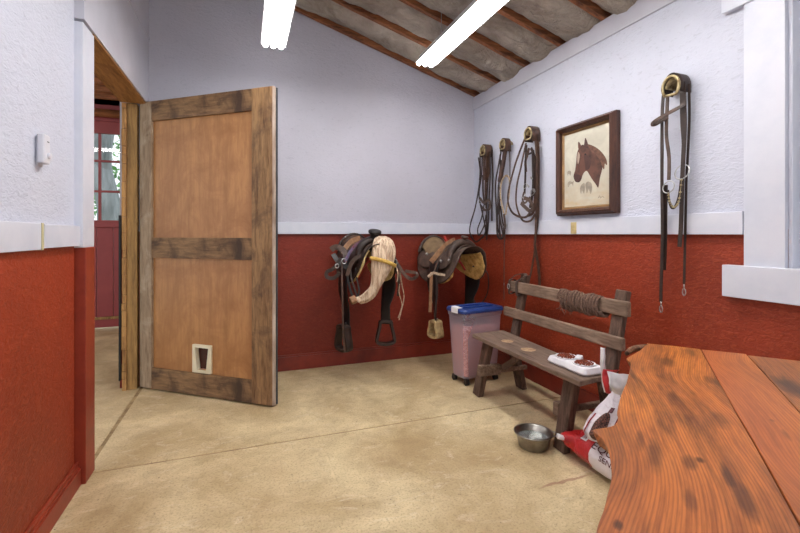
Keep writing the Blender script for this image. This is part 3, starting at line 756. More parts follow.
for dy, nm in ((-0.068, 'brown kibble heaped in the near compartment of the white tray'), (0.068, 'brown kibble heaped in the far compartment of the white tray')):
    bm = NB(); rnd = random.Random(int(dy * 1000))
    for i in range(230):
        a = rnd.uniform(0, 2 * PI); r = 0.047 * math.sqrt(rnd.random())
        c = Vector((tc_.x + r * math.cos(a), tc_.y + dy + r * math.sin(a), tc_.z + 0.043 + 0.010 * (1 - r / 0.05) + rnd.uniform(0, .004)))
        s = rnd.uniform(0.003, 0.005)
        ax = Vector((rnd.uniform(-1, 1), rnd.uniform(-1, 1), rnd.uniform(-1, 1))).normalized(); b = ax.orthogonal().normalized()
        obox(bm, c, (ax, b, ax.cross(b)), (s * 1.5, s, s))
    tag(obj('kibble', bm, 'kibble'), nm, 'feed', kind='stuff')
# crumpled paper scoop on tray
bm = NB(); obox(bm, (tc_.x + 0.02, tc_.y - 0.01, tc_.z + 0.052), (Vector((0.8, 0.5, 0.2)).normalized(), Vector((-0.5, 0.8, 0)).normalized(), Vector((-.2, -.1, 1)).normalized()), (0.045, 0.035, 0.022))
obj('divider_handle', bm, 'plastic_white', FT, bevel=0.006)

# ================================================================== FEED BIN
RB = math.radians(9); bx_ = Vector((math.cos(RB), math.sin(RB), 0)); by_ = Vector((-math.sin(RB), math.cos(RB), 0)); BC = Vector((1.752, 3.03, 0))
bi = thing('storage_bin', BC, 'translucent rolling storage bin full of pink feed with a blue lid, beside the bench', 'bin')
def rrect(hx, hy, r, n=6):
    out = []
    for cx, cy, a0 in ((hx - r, hy - r, 0), (-hx + r, hy - r, 90), (-hx + r, -hy + r, 180), (hx - r, -hy + r, 270)):
        for i in range(n + 1):
            a = math.radians(a0 + 90 * i / n); out.append((cx + r * math.cos(a), cy + r * math.sin(a)))
    return out
def loft(bm, secs, C, ax, ay, cap0=True, cap1=True):
    rg = [[bm.verts.new(C + ax * x + ay * y + EZ * z) for x, y in rrect(hx, hy, r)] for hx, hy, r, z in secs]
    for a, b in zip(rg, rg[1:]):
        for j in range(len(a)): bm.faces.new((a[j], a[(j + 1) % len(a)], b[(j + 1) % len(a)], b[j]))
    if cap0: bm.faces.new(rg[0][::-1])
    if cap1: bm.faces.new(rg[-1])
    return bm
bm = NB(); loft(bm, [(0.160, 0.085, 0.03, 0.05), (0.165, 0.090, 0.03, 0.065), (0.192, 0.110, 0.03, 0.53), (0.198, 0.116, 0.03, 0.535), (0.200, 0.118, 0.03, 0.56)], BC, bx_, by_, True, False)
obj('bin_body', bm, 'milky', bi, smooth=False)
bm = NB(); loft(bm, [(0.160, 0.085, 0.03, 0.067), (0.176, 0.098, 0.03, 0.43), (0.15, 0.08, 0.03, 0.46)], BC, bx_, by_)
tag(obj('feed_pellets', bm, 'pellets'), 'pink brown feed pellets filling the translucent bin', 'feed', kind='stuff')
bm = NB(); loft(bm, [(0.196, 0.118, 0.03, 0.562), (0.206, 0.128, 0.035, 0.565), (0.206, 0.128, 0.035, 0.583), (0.198, 0.120, 0.03, 0.596), (0.176, 0.098, 0.03, 0.600), (0.168, 0.090, 0.03, 0.594)], BC, bx_, by_)
for k in (-0.04, 0.04): obox(bm, BC + by_ * k + EZ * 0.599, (bx_, by_, EZ), (0.30, 0.012, 0.010))
ld = obj('lid', bm, 'blue', bi, bevel=0.002)
bm = NB(); obox(bm, BC - bx_ * 0.192 - by_ * 0.01 + EZ * 0.603, (bx_, by_, EZ), (0.04, 0.09, 0.012)); obox(bm, BC - bx_ * 0.212 - by_ * 0.01 + EZ * 0.583, (bx_, by_, EZ), (0.008, 0.08, 0.045)); obj('lid_latch', bm, 'plastic_white', ld, bevel=0.004)
for sx in (-1, 1):
    for sy in (-1, 1):
        c = BC + bx_ * 0.145 * sx + by_ * 0.078 * sy
        bm = NB(); sweep(bm, [c - bx_ * 0.014 + EZ * 0.022, c + bx_ * 0.014 + EZ * 0.022], circ(0.0218, 14), hint=(0, 0, 1)); obox(bm, c + EZ * 0.04, (bx_, by_, EZ), (0.03, 0.03, 0.018)); obj('caster', bm, 'black', bi)

# ================================================================== STEEL BOWL
BW = Vector((1.505, 1.965, 0))
bwl = thing('steel_bowl', BW, 'round stainless steel water bowl on the concrete floor in front of the bench', 'bowl')
bm = NB(); lathe(bm, [(0.0, 0.001), (0.072, 0.001), (0.078, 0.006), (0.093, 0.074), (0.096, 0.080), (0.104, 0.081), (0.105, 0.078), (0.106, 0.083), (0.097, 0.0845), (0.091, 0.080), (0.075, 0.010), (0.0, 0.007)], BW, 40)
obj('bowl', bm, 'bowlsteel', bwl, smooth=True)
bm = NB(); pts = [BW + Vector((0.098 * math.cos(a), 0.098 * math.sin(a), 0.082)) for a in (-0.9, -0.75)]
tube(bm, [BW + Vector((0.100 * math.cos(a), 0.100 * math.sin(a), 0.081)) + Vector((math.cos(-.6), math.sin(-.6), 0)) * b for a, b in ((-0.95, 0), (-0.8, 0.02), (-0.6, 0.028), (-0.4, 0.02), (-0.25, 0))], 0.003, 8); obj('handle', bm, 'steel', bwl, smooth=True)
bm = NB(); lathe(bm, [(0.0, 0.045), (0.0855, 0.045), (0.0875, 0.052), (0.0, 0.052)], BW, 40); tag(obj('water', bm, 'water', smooth=False), 'clear water inside the steel bowl', 'water', kind='stuff')

# ================================================================== FEED BAGS
def bagmat(name, kind):
    n = NT(name); tc = n.n('ShaderNodeTexCoord'); sep = n.n('ShaderNodeSeparateXYZ'); n.l(tc.outputs['Object'], sep.inputs[0])
    red = lin((176, 34, 38)); wht = lin((228, 222, 226))
    if kind == 'lying':
        f = n.math('LESS_THAN', n.math('ADD', sep.outputs[1], n.math('MULTIPLY', sep.outputs[2], 0.0)), 0.100)
        col = n.mix(f, red, wht)
        g = n.math('GREATER_THAN', sep.outputs[1], 0.245); col = n.mix(n.math('MULTIPLY', g, 0.6), col, lin((120, 70, 80)))
    else:
        v = tc.outputs['Object']
        bands = n.math('GREATER_THAN', sep.outputs[2], 0.335)
        col = n.mix(bands, wht, wht)
        # brown feed picture
        nz = n.ramp(n.noise(v, 150, 3, 0.7), 0.42, 0.6); pic = n.mix(nz, lin((46, 28, 26)), lin((120, 76, 62)))
        return n, sep, col, pic, wht, red
    n.bump(n.noise(tc.outputs['Object'], 14, 4, 0.6, 1.0), 0.5, 0.02)
    return n.fin(col, 0.35)
M['bag_lying'] = bagmat('red and white feed sack', 'lying')
BL = Vector((1.738, 1.535, 0))      # centre; long axis along y
BLl, BLw, BLh = 0.285, 0.160, 0.088
def bagpt(t, ph, off=0.0):
    """t in -1..1 from the tied end (+y) to the other; ph angle"""
    e = max(0.0, 1 - abs(t) ** 3.2) ** 0.5; e2 = max(0.0, 1 - abs(t) ** 5) ** 0.45
    W_ = (BLw + off) * (0.35 + 0.65 * e2); H_ = (BLh + off) * (0.14 + 0.86 * e)
    c, s = math.cos(ph), math.sin(ph)
    c = math.copysign(abs(c) ** 0.85, c); s = math.copysign(abs(s) ** 0.85, s)
    wr = 0.006 * noise.noise(Vector((t * 5, c * 3, s * 3))) + 0.004 * noise.noise(Vector((t * 14, c * 5, s * 7))) * min(1, 0.3 + abs(t))
    z = BLh + (H_ + wr) * s
    return Vector((BL.x - (W_ + wr) * c, BL.y - t * BLl, max(z, 0.002)))
bgl = thing('feed_bag', BL, 'red and white feed bag lying on the floor with a twisted end, lettered EQUINE SENIOR', 'bag')
bm = NB(); vs_ = grid(bm, lambda a, b: bagpt(-1 + 2 * b, 2 * PI * a), 90, 80, True)
bm.faces.new([r[0] for r in vs_][::-1]); bm.faces.new([r[-1] for r in vs_])
sack = obj('sack', bm, 'bag_lying', bgl, smooth=True, origin=(BL.x, BL.y, 0))
# twisted tied corner
bm = NB(); pt = [Vector((1.66, 1.765, 0.085)), Vector((1.61, 1.785, 0.10)), Vector((1.585, 1.79, 0.112)), Vector((1.56, 1.795, 0.116)), Vector((1.535, 1.80, 0.125))]
def tw(t):
    r = 0.066 * (1 - t) ** 0.9 + 0.010 + (0.012 * max(0, (t - .7) / .3)); return [(r * math.cos(2 * PI * i / 14) * (1 + 0.25 * (i % 2)), 0.7 * r * math.sin(2 * PI * i / 14) * (1 + 0.25 * (i % 2))) for i in range(14)]
sweep(bm, spline(pt[:4], 6), tw); M['bagred'] = simple('red sack plastic', (184, 38, 40), 0.35, c2=(150, 26, 32), scale=12, bump=0.3, bscale=40)
obj('twisted_corner', bm, 'bagred', bgl, smooth=True)
bm = NB(); sweep(bm, spline(pt[2:], 6), lambda t: [(0.012 * (1 + t * .4) * math.cos(2 * PI * i / 12) * (1 + .3 * (i % 2)), 0.010 * (1 + t * .4) * math.sin(2 * PI * i / 12)) for i in range(12)]); obj('tie', bm, 'plastic_white', bgl, smooth=True)
def sack_text(txt, size, t0, ph0, name, m, col_parent):
    cu = bpy.data.curves.new(name, 'FONT'); cu.body = txt; cu.size = size; cu.resolution_u = 3; cu.space_character = 0.98
    to = bpy.data.objects.new(name + '_tmp', cu); COL.objects.link(to)
    dg = bpy.context.evaluated_depsgraph_get(); me = bpy.data.meshes.new_from_object(to.evaluated_get(dg))
    bm = NB(); bm.from_mesh(me); bpy.data.objects.remove(to); bpy.data.curves.remove(cu); bpy.data.meshes.remove(me)
    bmesh.ops.triangulate(bm, faces=bm.faces)
    bmesh.ops.subdivide_edges(bm, edges=[e for e in bm.edges if e.calc_length() > 0.012], cuts=2)
    for v in bm.verts:
        t = t0 + v.co.x / BLl; ph = ph0 + v.co.y / 0.13
        v.co = bagpt(t, ph, 0.005)
    bmesh.ops.solidify(bm, geom=bm.faces[:], thickness=0.0008)
    return obj(name, bm, m, col_parent)
M['ink'] = simple('maroon ink', (92, 34, 44), 0.5)
sack_text('EQUINE', 0.064, -0.36, 0.50, 'lettering', 'ink', sack)
sack_text('SENIOR', 0.044, -0.14, 0.14, 'lettering', 'ink', sack)
M['inkred'] = simple('crimson ink', (150, 34, 44), 0.5)
M['label_white'] = simple('white label', (226, 222, 224), 0.5)
def sack_patch(t0, t1, p0, p1, off, name, m):
    bm = NB(); grid(bm, lambda a, b: bagpt(t0 + (t1 - t0) * a, p0 + (p1 - p0) * b, off), 8, 8); return obj(name, bm, m, sack)
sack_patch(-0.66, -0.50, 0.62, 0.98, 0.003, 'white_label', 'label_white')
for i in range(6): sack_patch(-0.64 + i * 0.021, -0.632 + i * 0.021, 0.70, 0.92, 0.0045, 'barcode_line', 'ink')

# upright bag
def upmat():
    n = NT('white printed feed sack'); tc = n.n('ShaderNodeTexCoord'); sep = n.n('ShaderNodeSeparateXYZ'); n.l(tc.outputs['Object'], sep.inputs[0])
    wht = lin((226, 220, 226)); red = lin((178, 32, 36))
    nz = n.noise(tc.outputs['Object'], 9, 3, 0.6, 0.8)
    zz = sep.outputs[2]
    col = n.mix(n.ramp(n.noise(tc.outputs['Object'], 26, 4, 0.6, 1.5), 0.6, 0.66, 0, 0.4), wht, lin((186, 158, 170)))
    n.bump(n.noise(tc.outputs['Object'], 16, 4, 0.6, 1.0), 0.6, 0.02)
    return n.fin(col, 0.35)
M['bag_up'] = upmat()
VD = Vector((ST, CT, 0)); VS = Vector((CT, -ST, 0))   # across and along axes of the upright bag
rows = [  # z, centre shift along VS, half width, half depth
    (0.182, 0.010, 0.105, 0.045), (0.20, 0.000, 0.145, 0.062), (0.235, 0.0, 0.155, 0.072), (0.29, 0.015, 0.140, 0.072), (0.34, 0.034, 0.116, 0.066),
    (0.385, 0.050, 0.090, 0.055), (0.42, 0.055, 0.072, 0.045), (0.445, 0.058, 0.062, 0.036), (0.475, 0.060, 0.070, 0.028)]
BU = Vector((1.680, 1.565, 0))
def upt(a, b, off=0.0):
    q = b * (len(rows) - 1); i = min(int(q), len(rows) - 2); f = q - i; f = f * f * (3 - 2 * f) if False else f
    z, cs, hw, hd = [rows[i][k] * (1 - f) + rows[i + 1][k] * f for k in range(4)]
    ang = 2 * PI * a; c, s = math.cos(ang), math.sin(ang)
    wr = 0.006 * noise.noise(Vector((c * 3, s * 3, z * 22))) + 0.004 * noise.noise(Vector((c * 8, s * 8, z * 12)))
    return BU + VS * (cs + (hw + wr + off) * math.copysign(abs(c) ** .9, c)) + VD * ((hd + wr + off) * math.copysign(abs(s) ** .8, s)) + EZ * z
bgu = thing('feed_bag', (BU.x, BU.y, 0.18), 'white and red feed bag with a rumpled open top, resting on the lettered bag', 'bag')
bm = NB(); vs_ = grid(bm, lambda a, b: upt(a, b), 40, 40, True); bm.faces.new([r[0] for r in vs_][::-1]); bm.faces.new([r[-1] for r in vs_])
sk2 = obj('sack', bm, 'bag_up', bgu, smooth=True)
def upic():
    n = NT('printed picture of dark feed'); v = n.coord(); nz = n.ramp(n.noise(v, 130, 3, 0.7), 0.42, 0.6)
    return n.fin(n.mix(nz, lin((40, 24, 24)), lin((128, 84, 70))), 0.35)
M['feedpic'] = upic()
# front of the sack faces the camera: a about 0.75
def up_patch(a0, a1, b0, b1, off, name, m, oval=False):
    bm = NB()
    def f(a, b):
        x, y = 2 * a - 1, 2 * b - 1
        if oval: x, y = x * math.sqrt(1 - y * y / 2), y * math.sqrt(1 - x * x / 2)
        return upt((a0 + a1) / 2 + x * (a1 - a0) / 2, (b0 + b1) / 2 + y * (b1 - b0) / 2, off)
    grid(bm, f, 12, 12); return obj(name, bm, m, sk2, smooth=True)
up_patch(0.555, 0.655, 0.16, 0.50, 0.003, 'feed_picture', 'feedpic', True)
up_patch(0.685, 0.705, 0.10, 0.60, 0.003, 'red_stripe', 'inkred'); up_patch(0.50, 0.512, 0.12, 0.45, 0.003, 'red_stripe', 'inkred'); up_patch(0.72, 0.73, 0.12, 0.60, 0.003, 'red_stripe', 'inkred')
up_patch(0.60, 0.635, 0.50, 0.56, 0.003, 'printed_mark', 'ink')
# open rumpled top: red flap, white folded sheet, upright white strip
def sheet(name, m, ptsL, ptsR, parent, th=0.002, nz=0.006):
    bm = NB(); L = spline(ptsL, 5); R = spline(ptsR, 5); n = min(len(L), len(R))
    def f(a, b):
        i = min(int(round(a * (n - 1))), n - 1); p = L[i].lerp(R[i], b)
        return p + VD * (noise.noise(p * 26) * nz - 0.012 * math.sin(PI * b))
    grid(bm, f, n, 12); thicken(bm, th); return obj(name, bm, m, parent, smooth=True)
def CU(u, v, d): # point at depth d
    r = ray(u, v); return Vector((r.x * d, r.y * d, CH + r.z * d))
sheet('white_strip', 'label_white', [CU(600.5, 347, 2.03), CU(600.5, 362, 2.02), CU(601.5, 378, 2.02), CU(604, 392, 2.02)], [CU(605, 348, 2.03), CU(605, 362, 2.02), CU(607, 376, 2.02), CU(612, 390, 2.02)], sk2)
sheet('red_flap', 'bagred', [CU(603, 369, 1.99), CU(602.5, 378, 1.98), CU(604, 386, 1.97), CU(606, 393, 1.97)], [CU(619, 369.5, 2.04), CU(612, 378, 1.99), CU(609, 386, 1.975), CU(611, 392, 1.97)], sk2)
sheet('folded_top', 'label_white', [CU(607, 371, 1.975), CU(609, 379, 1.955), CU(609, 385, 1.95), CU(614, 393, 1.96)], [CU(629, 374, 2.0), CU(632, 380, 1.97), CU(628, 388, 1.96), CU(622, 396, 1.965)], sk2, nz=0.012)
up_patch(0.62, 0.78, 0.70, 0.80, 0.004, 'dark_mark', 'feedpic', True)

# ================================================================== PICTURE
pc = thing('framed_picture', (XR, 2.25, 1.31), 'framed painting of a brown horse head hung on the white wall', 'picture')
PY0, PY1, PZ0, PZ1 = 1.998, 2.525, 1.310, 1.945
def prt(t, h, lean=0.0): return None
bm = NB()
fw = 0.062
def frame_ring(bm, y0, y1, z0, z1, levels):
    """levels: list of (inset, x offset from wall)"""
    rg = []
    for ins, off in levels:
        rg.append([bm.verts.new((XR - off, y, z)) for y, z in ((y0 + ins, z0 + ins), (y1 - ins, z0 + ins), (y1 - ins, z1 - ins), (y0 + ins, z1 - ins))])
    for a, b in zip(rg, rg[1:]):
        for j in range(4): bm.faces.new((a[j], a[(j + 1) % 4], b[(j + 1) % 4], b[j]))
frame_ring(bm, PY0, PY1, PZ0, PZ1, [(0, 0.004), (0, 0.036), (0.005, 0.040), (0.018, 0.064), (0.024, 0.068), (0.029, 0.060), (0.034, 0.059), (0.041, 0.048), (0.045, 0.030)])
obj('frame', bm, 'frame', pc)
bm = NB(); frame_ring(bm, PY0, PY1, PZ0, PZ1, [(0.0445, 0.031), (0.052, 0.033), (0.0605, 0.022)]); obj('gilt_liner', bm, 'frame_gold', pc)
def canvasmat():
    n = NT('painted canvas ground'); v = n.coord()
    sep = n.n('ShaderNodeSeparateXYZ'); n.l(v, sep.inputs[0])
    a = n.ramp(n.noise(v, 5, 5, 0.6, 0.8), 0.35, 0.7)
    col = n.mix(a, lin((206, 202, 184)), lin((176, 172, 156)))
    g = n.ramp(sep.outputs[2], 0.02, 0.22, 1, 0); col = n.mix(n.math('MULTIPLY', g, n.ramp(n.noise(n.coord((1, 1, 3)), 9, 5), 0.3, 0.7)), col, lin((190, 168, 134)))
    return n.fin(col, 0.5)
bm = NB(); box(bm, (XR - 0.022, PY0 + 0.06, PZ0 + 0.06), (XR - 0.006, PY1 - 0.06, PZ1 - 0.06)); cv = obj('canvas', bm, canvasmat(), pc)
cw, chh = (PY1 - PY0 - 0.12), (PZ1 - PZ0 - 0.12)
def cpt(x, y, off=0.0): # crop coordinates of the painting
    fx = (x - 100) / 183; top = 140 - 0.284 * (x - 100); bot = 408 - 0.044 * (x - 100)
    return Vector((XR - 0.0225 - off, PY1 - 0.06 - fx * cw, PZ1 - 0.06 - (y - top) / (bot - top) * chh))
def paint(name, pts, m, off, smooth=True, k=3):
    bm = NB(); P = [cpt(x, y, off) for x, y in pts]; P = spline(P, k, True) if smooth else P
    prism(bm, P, (0.0006, 0, 0)); bmesh.ops.triangulate(bm, faces=[f for f in bm.faces if len(f.verts) > 4]); return obj(name, bm, m, cv)
M['hbrown'] = simple('painted horse coat', (104, 68, 54), 0.5, c2=(60, 40, 34), scale=11, lo=0.40, hi=0.60)
M['hdark'] = simple('painted horse shade', (78, 50, 44), 0.5, c2=(58, 38, 36), scale=20)
M['hwhite'] = simple('painted white blaze', (184, 162, 144), 0.5)
M['hmane'] = simple('painted mane', (92, 62, 50), 0.5, c2=(120, 88, 68), scale=40)
M['hgrey'] = simple('painted distant horses', (142, 132, 118), 0.5, c2=(172, 162, 144), scale=30)
paint('horse_head', [(158, 196), (166, 182), (178, 172), (192, 178), (208, 184), (228, 196), (246, 216), (256, 240), (254, 268), (246, 300), (240, 336), (230, 322), (218, 306), (208, 290), (196, 272), (186, 276), (178, 288), (174, 302), (164, 314), (150, 312), (142, 300), (141, 286), (150, 262), (153, 236), (154, 214)], 'hbrown', 0.0006)
paint('ear', [(162, 188), (160, 172), (162, 160), (170, 170), (174, 184)], 'hbrown', 0.0012)
paint('ear', [(185, 182), (186, 166), (190, 146), (198, 162), (203, 184)], 'hdark', 0.0012)
paint('mane', [(198, 172), (214, 174), (236, 186), (256, 206), (270, 230), (272, 252), (264, 246), (262, 268), (254, 256), (248, 236), (232, 212), (212, 196)], 'hmane', 0.0014)
paint('cheek_shade', [(184, 210), (200, 214), (212, 236), (206, 262), (192, 268), (190, 250), (186, 232)], 'hdark', 0.0012)
paint('muzzle', [(142, 292), (150, 284), (166, 286), (174, 298), (164, 313), (150, 311)], 'hdark', 0.0012)
paint('blaze', [(161, 200), (167, 208), (166, 224), (160, 246), (157, 228), (158, 210)], 'hwhite', 0.0014)
paint('eye', [(186, 208), (191, 205), (195, 209), (190, 212)], 'black', 0.0018)
for pts in ([(113, 276), (120, 270), (128, 272), (130, 278), (126, 290), (122, 282), (117, 284), (116, 292)], [(114, 320), (122, 310), (136, 312), (142, 308), (140, 318), (138, 330), (134, 320), (124, 322), (118, 332)], [(168, 338), (176, 322), (186, 318), (188, 340), (184, 358), (176, 344), (172, 360)], [(190, 322), (200, 312), (214, 320), (216, 344), (210, 360), (204, 340), (196, 358), (192, 340)]):
    paint('distant_horse', pts, 'hgrey', 0.0008)
bm = NB(); tube(bm, [cpt(240, 376, 0.001), cpt(246, 368, 0.001), cpt(249, 377, 0.001), cpt(256, 370, 0.001), cpt(262, 376, 0.001)], 0.0009, 5); obj('signature', bm, 'hdark', cv)
# pine block under it
bm = NB(); p = RW(573.5, 226, 0.03); box(bm, (XR - 0.032, p.y - 0.026, 1.181), (XR - 0.0205, p.y + 0.026, 1.262)); tag(obj('wooden_block', bm, 'block', bevel=0.002), 'small raw pine block fixed to the white rail below the picture', 'block')

# ================================================================== THERMOSTAT
th_ = thing('thermostat', (XL, 2.05, 1.44), 'small white thermostat with a dial on the white wall', 'thermostat')
bm = NB(); box(bm, (XL + 0.0005, 1.985, 1.440), (XL + 0.006, 2.032, 1.556)); obj('back_plate', bm, 'thermo', th_, bevel=0.002)
bm = NB(); box(bm, (XL + 0.006, 1.975, 1.450), (XL + 0.030, 2.032, 1.562)); cs_ = obj('cover', bm, 'thermo', th_, bevel=0.006, seg=3)
bm = NB(); lathe(bm, [(0.012, 0), (0.012, 0.006), (0.010, 0.009), (0, 0.009)], (XL + 0.030, 2.012, 1.482), 20, Matrix.Rotation(PI / 2, 3, 'Y')); obj('dial', bm, 'thermo', th_, smooth=False)
bm = NB(); box(bm, (XL + 0.0297, 2.002, 1.533), (XL + 0.0306, 2.020, 1.537)); obj('printed_mark', bm, 'darkgrey', cs_)

# ================================================================== SADDLES
def make_saddle(cx, cy, z0, yaw, var, K=1.0):
    """front of the saddle looks to -y; l = lateral (+x), f = towards the front"""
    R = Matrix.Rotation(yaw, 3, 'Z'); C0 = Vector((cx, cy, z0))
    def W(l, f, z): return C0 + R @ Vector((l * K, -f * K, z * (1 + (K - 1) * 0.5)))
    def arc(s, r=0.125, amax=1.30):
        sg = -1 if s < 0 else 1; s = abs(s); sa = r * amax
        if s < sa: return sg * r * math.sin(s / r), -(r - r * math.cos(s / r)), s / r
        return sg * (r * math.sin(amax) + (s - sa) * math.cos(amax)), -(r - r * math.cos(amax)) - (s - sa) * math.sin(amax), amax
    def surf(s, f, off=0.0, rise=0.0):
        x, dz, a = arc(s); sg = -1 if s < 0 else 1
        x += sg * off * math.sin(a); dz += off * math.cos(a) + rise
        flare = 1 + 0.10 * (f / 0.25) ** 2
        return W(x * flare, f, dz + 0.02 * (f / 0.25) ** 2)
    name = ['western_saddle', 'western_saddle'][var]
    lab = ['dark western saddle draped with a cream corded cinch on the red wall', 'dusty brown western saddle with a tan seat, hanging above the blue lidded bin'][var]
    t = thing(name, (cx, cy, z0 - 0.95), lab, 'saddle', 'western saddles on the red wall')
    lea = ['leather', 'leather_grey'][var]
    smax = lambda f: 0.335 * (max(0, 1 - abs(f / 0.285) ** 3.2)) ** 0.42 + 0.03
    def smr(f, s): return smax(f) * ((0.50 + 0.50 * min(1, max(0, (f + 0.2) / 0.36))) if (var == 1 and s > 0) else 1.0)
    bm = NB(); grid(bm, lambda a, b: surf((-1 + 2 * a) * smr(-0.28 + 0.56 * b, a - .5), -0.28 + 0.56 * b, 0.0), 44, 26); thicken(bm, 0.006); obj('skirt', bm, lea, t, smooth=True)
    for sg in (-1, 1):
        fm = 0.215 if sg < 0 and var else 0.262
        def fl(a, b, sg=sg, fm=fm):
            f = -0.265 + (fm + 0.265) * b; sm = smr(f * 0.97, sg) - 0.004; s = sg * (0.095 + (sm - 0.095) * a) if sm > 0.095 else sg * sm
            return surf(s, f, -0.018 - 0.004 * noise.noise(Vector((s * 40, f * 40, var))))
        bm = NB(); grid(bm, fl, 22, 26); thicken(bm, 0.014); obj('fleece_lining', bm, ['fleece_pale', 'fleece'][var], t, smooth=True)
    # seat with cantle
    def seatf(a, b):
        f = 0.10 - 0.33 * b; s = (-1 + 2 * a) * (0.13 + 0.05 * math.sin(PI * min(1, b * 1.1)))
        rise = 0.012 + 0.060 * max(0, (b - 0.55) / 0.45) ** 1.8 * (1 - 0.45 * (2 * a - 1) ** 2) + 0.045 * max(0, 1 - b / 0.22) ** 1.5
        return surf(s, f, 0.014, rise)
    bm = NB(); grid(bm, seatf, 26, 24); thicken(bm, 0.016); obj('seat', bm, ['leather_mid', 'suede'][var], t, smooth=True)
    bm = NB(); pts = []
    for i in range(13):
        a = i / 12; s = (-1 + 2 * a) * 0.165
        pts.append(surf(s, -0.235, 0.02, 0.064 * (1 - 0.45 * (2 * a - 1) ** 2)))
    sweep(bm, pts, circ(0.014, 8)); 
    def cb(a, b):
        s = (-1 + 2 * a) * 0.165; top = surf(s, -0.235, 0.02, 0.064 * (1 - 0.45 * (2 * a - 1) ** 2)); bot = surf(s * 1.1, -0.25, 0.006)
        return bot.lerp(top, b) + R @ Vector((0, 0.012 * math.sin(PI * b), 0))
    grid(bm, cb, 13, 6); obj('cantle', bm, lea, t, smooth=True)
    # fork and swells
    bm = NB(); pts = [W(-0.125, 0.155, -0.155), W(-0.130, 0.150, -0.085), W(-0.120, 0.145, -0.02), W(-0.07, 0.145, 0.035), W(0, 0.145, 0.052), W(0.07, 0.145, 0.035), W(0.120, 0.145, -0.02), W(0.130, 0.150, -0.085), W(0.125, 0.155, -0.155)]
    sweep(bm, spline(pts, 5), lambda q: [(a * (0.55 + 0.45 * math.sin(PI * q)) , b * (0.5 + 0.5 * math.sin(PI * q))) for a, b in circ(0.052, 14, 0.034)], hint=None); fk = obj('fork', bm, lea, t, smooth=True)
    bm = NB(); sweep(bm, spline([W(-0.128, 0.205, -0.12), W(-0.105, 0.20, -0.04), W(-0.06, 0.195, 0.012), W(0, 0.195, 0.03), W(0.06, 0.195, 0.012), W(0.105, 0.20, -0.04), W(0.128, 0.205, -0.12)], 5), circ(0.009, 8)); obj('gullet_binding', bm, 'leather_mid', fk, smooth=True)
    hc = W(0, 0.165, 0.05)
    bm = NB(); tilt = Matrix.Rotation(yaw, 3, 'Z') @ Matrix.Rotation(math.radians(14), 3, 'X')
    lathe(bm, [(0.042, -0.01), (0.036, 0.02), (0.034, 0.045), (0.036, 0.055), (0.050, 0.062), (0.053, 0.072), (0.051, 0.084), (0.040, 0.090), (0.0, 0.090)] if var == 0 else [(0.024, -0.01), (0.017, 0.015), (0.015, 0.035), (0.018, 0.042), (0.031, 0.046), (0.033, 0.054), (0.03, 0.060), (0.0, 0.062)], hc, 24, tilt)
    obj('horn', bm, ['leather_blk', 'leather_mid'][var], t, smooth=True)
    # jockeys, fenders, stirrups
    for sg in (-1, 1):
        bm = NB()
        def jf(a, b, sg=sg):
            x, y = 2 * a - 1, 2 * b - 1; x, y = x * math.sqrt(1 - y * y / 2), y * math.sqrt(1 - x * x / 2)
            return surf(sg * (0.165 + 0.085 * y), 0.10 + 0.095 * x, 0.022 + 0.006 * (1 - x * x))
        grid(bm, jf, 14, 14); thicken(bm, 0.006); obj('front_jockey', bm, lea, t, smooth=True)
        bm = NB()
        def rj(a, b, sg=sg):
            x, y = 2 * a - 1, 2 * b - 1; x, y = x * math.sqrt(1 - y * y / 2), y * math.sqrt(1 - x * x / 2)
            return surf(sg * (0.175 + 0.075 * y), -0.135 + 0.115 * x, 0.016)
        grid(bm, rj, 14, 14); thicken(bm, 0.006); obj('rear_jockey', bm, lea, t, smooth=True)
        bm = NB()
        zlow = -0.695 if var == 0 else (-0.66 if sg < 0 else -0.60)
        def fd(a, b, sg=sg):
            z = -0.10 + (zlow + 0.14) * b; w_ = 0.040 + 0.036 * math.sin(PI * min(1, b * 1.25 + 0.1)) if b < 0.75 else 0.040 + 0.010 * (1 - b)
            lx = sg * (0.175 + 0.035 * math.sin(PI * min(b * 1.4, 1)))
            tw_ = (0.9 if sg > 0 else 0.25) * b if var == 0 else 0.5 * b * sg
            v = Vector((math.sin(tw_), math.cos(tw_), 0)) * (2 * a - 1) * w_
            return W(lx + v.x, 0.03 + v.y, z)
        grid(bm, fd, 8, 24); thicken(bm, 0.006); obj('fender', bm, ['leather_blk', 'leather_blk'][var], t, smooth=True)
        # stirrup: trapezoid loop with a wide tread
        ang = (1.25 if sg > 0 else 0.25) if var == 0 else (0.1 if sg < 0 else 0.8); sk = 1.0 if var == 0 else 0.66
        dv = Vector((math.sin(ang), math.cos(ang), 0)); ph = Vector((dv.y, -dv.x, 0))
        c = Vector((sg * 0.175 - (0.03 if var == 0 and sg < 0 else 0), 0.03, 0)); ztop = zlow + 0.06
        def SP(a, z): v = c + dv * a * sk; return W(v.x, v.y, ztop + (z - ztop) * sk)
        pts = [SP(-0.040, ztop), SP(0.040, ztop), SP(0.050, ztop - 0.04), SP(0.072, ztop - 0.13), SP(0.068, ztop - 0.175), SP(0, ztop - 0.190), SP(-0.068, ztop - 0.175), SP(-0.072, ztop - 0.13), SP(-0.050, ztop - 0.04)]
        hv = R @ Vector((ph.x, -ph.y, 0))
        bm = NB(); wid = 0.032 if var == 0 else 0.040
        sweep(bm, spline(pts, 4, True), [(-0.011, -wid), (0.011, -wid), (0.015, 0), (0.011, wid), (-0.011, wid)], True, hint=hv)
        s_ = obj('stirrup', bm, ['leather', 'leather_grey'][var] if not (var == 1 and sg < 0) else 'rawhide', t, smooth=False, bevel=0.002)
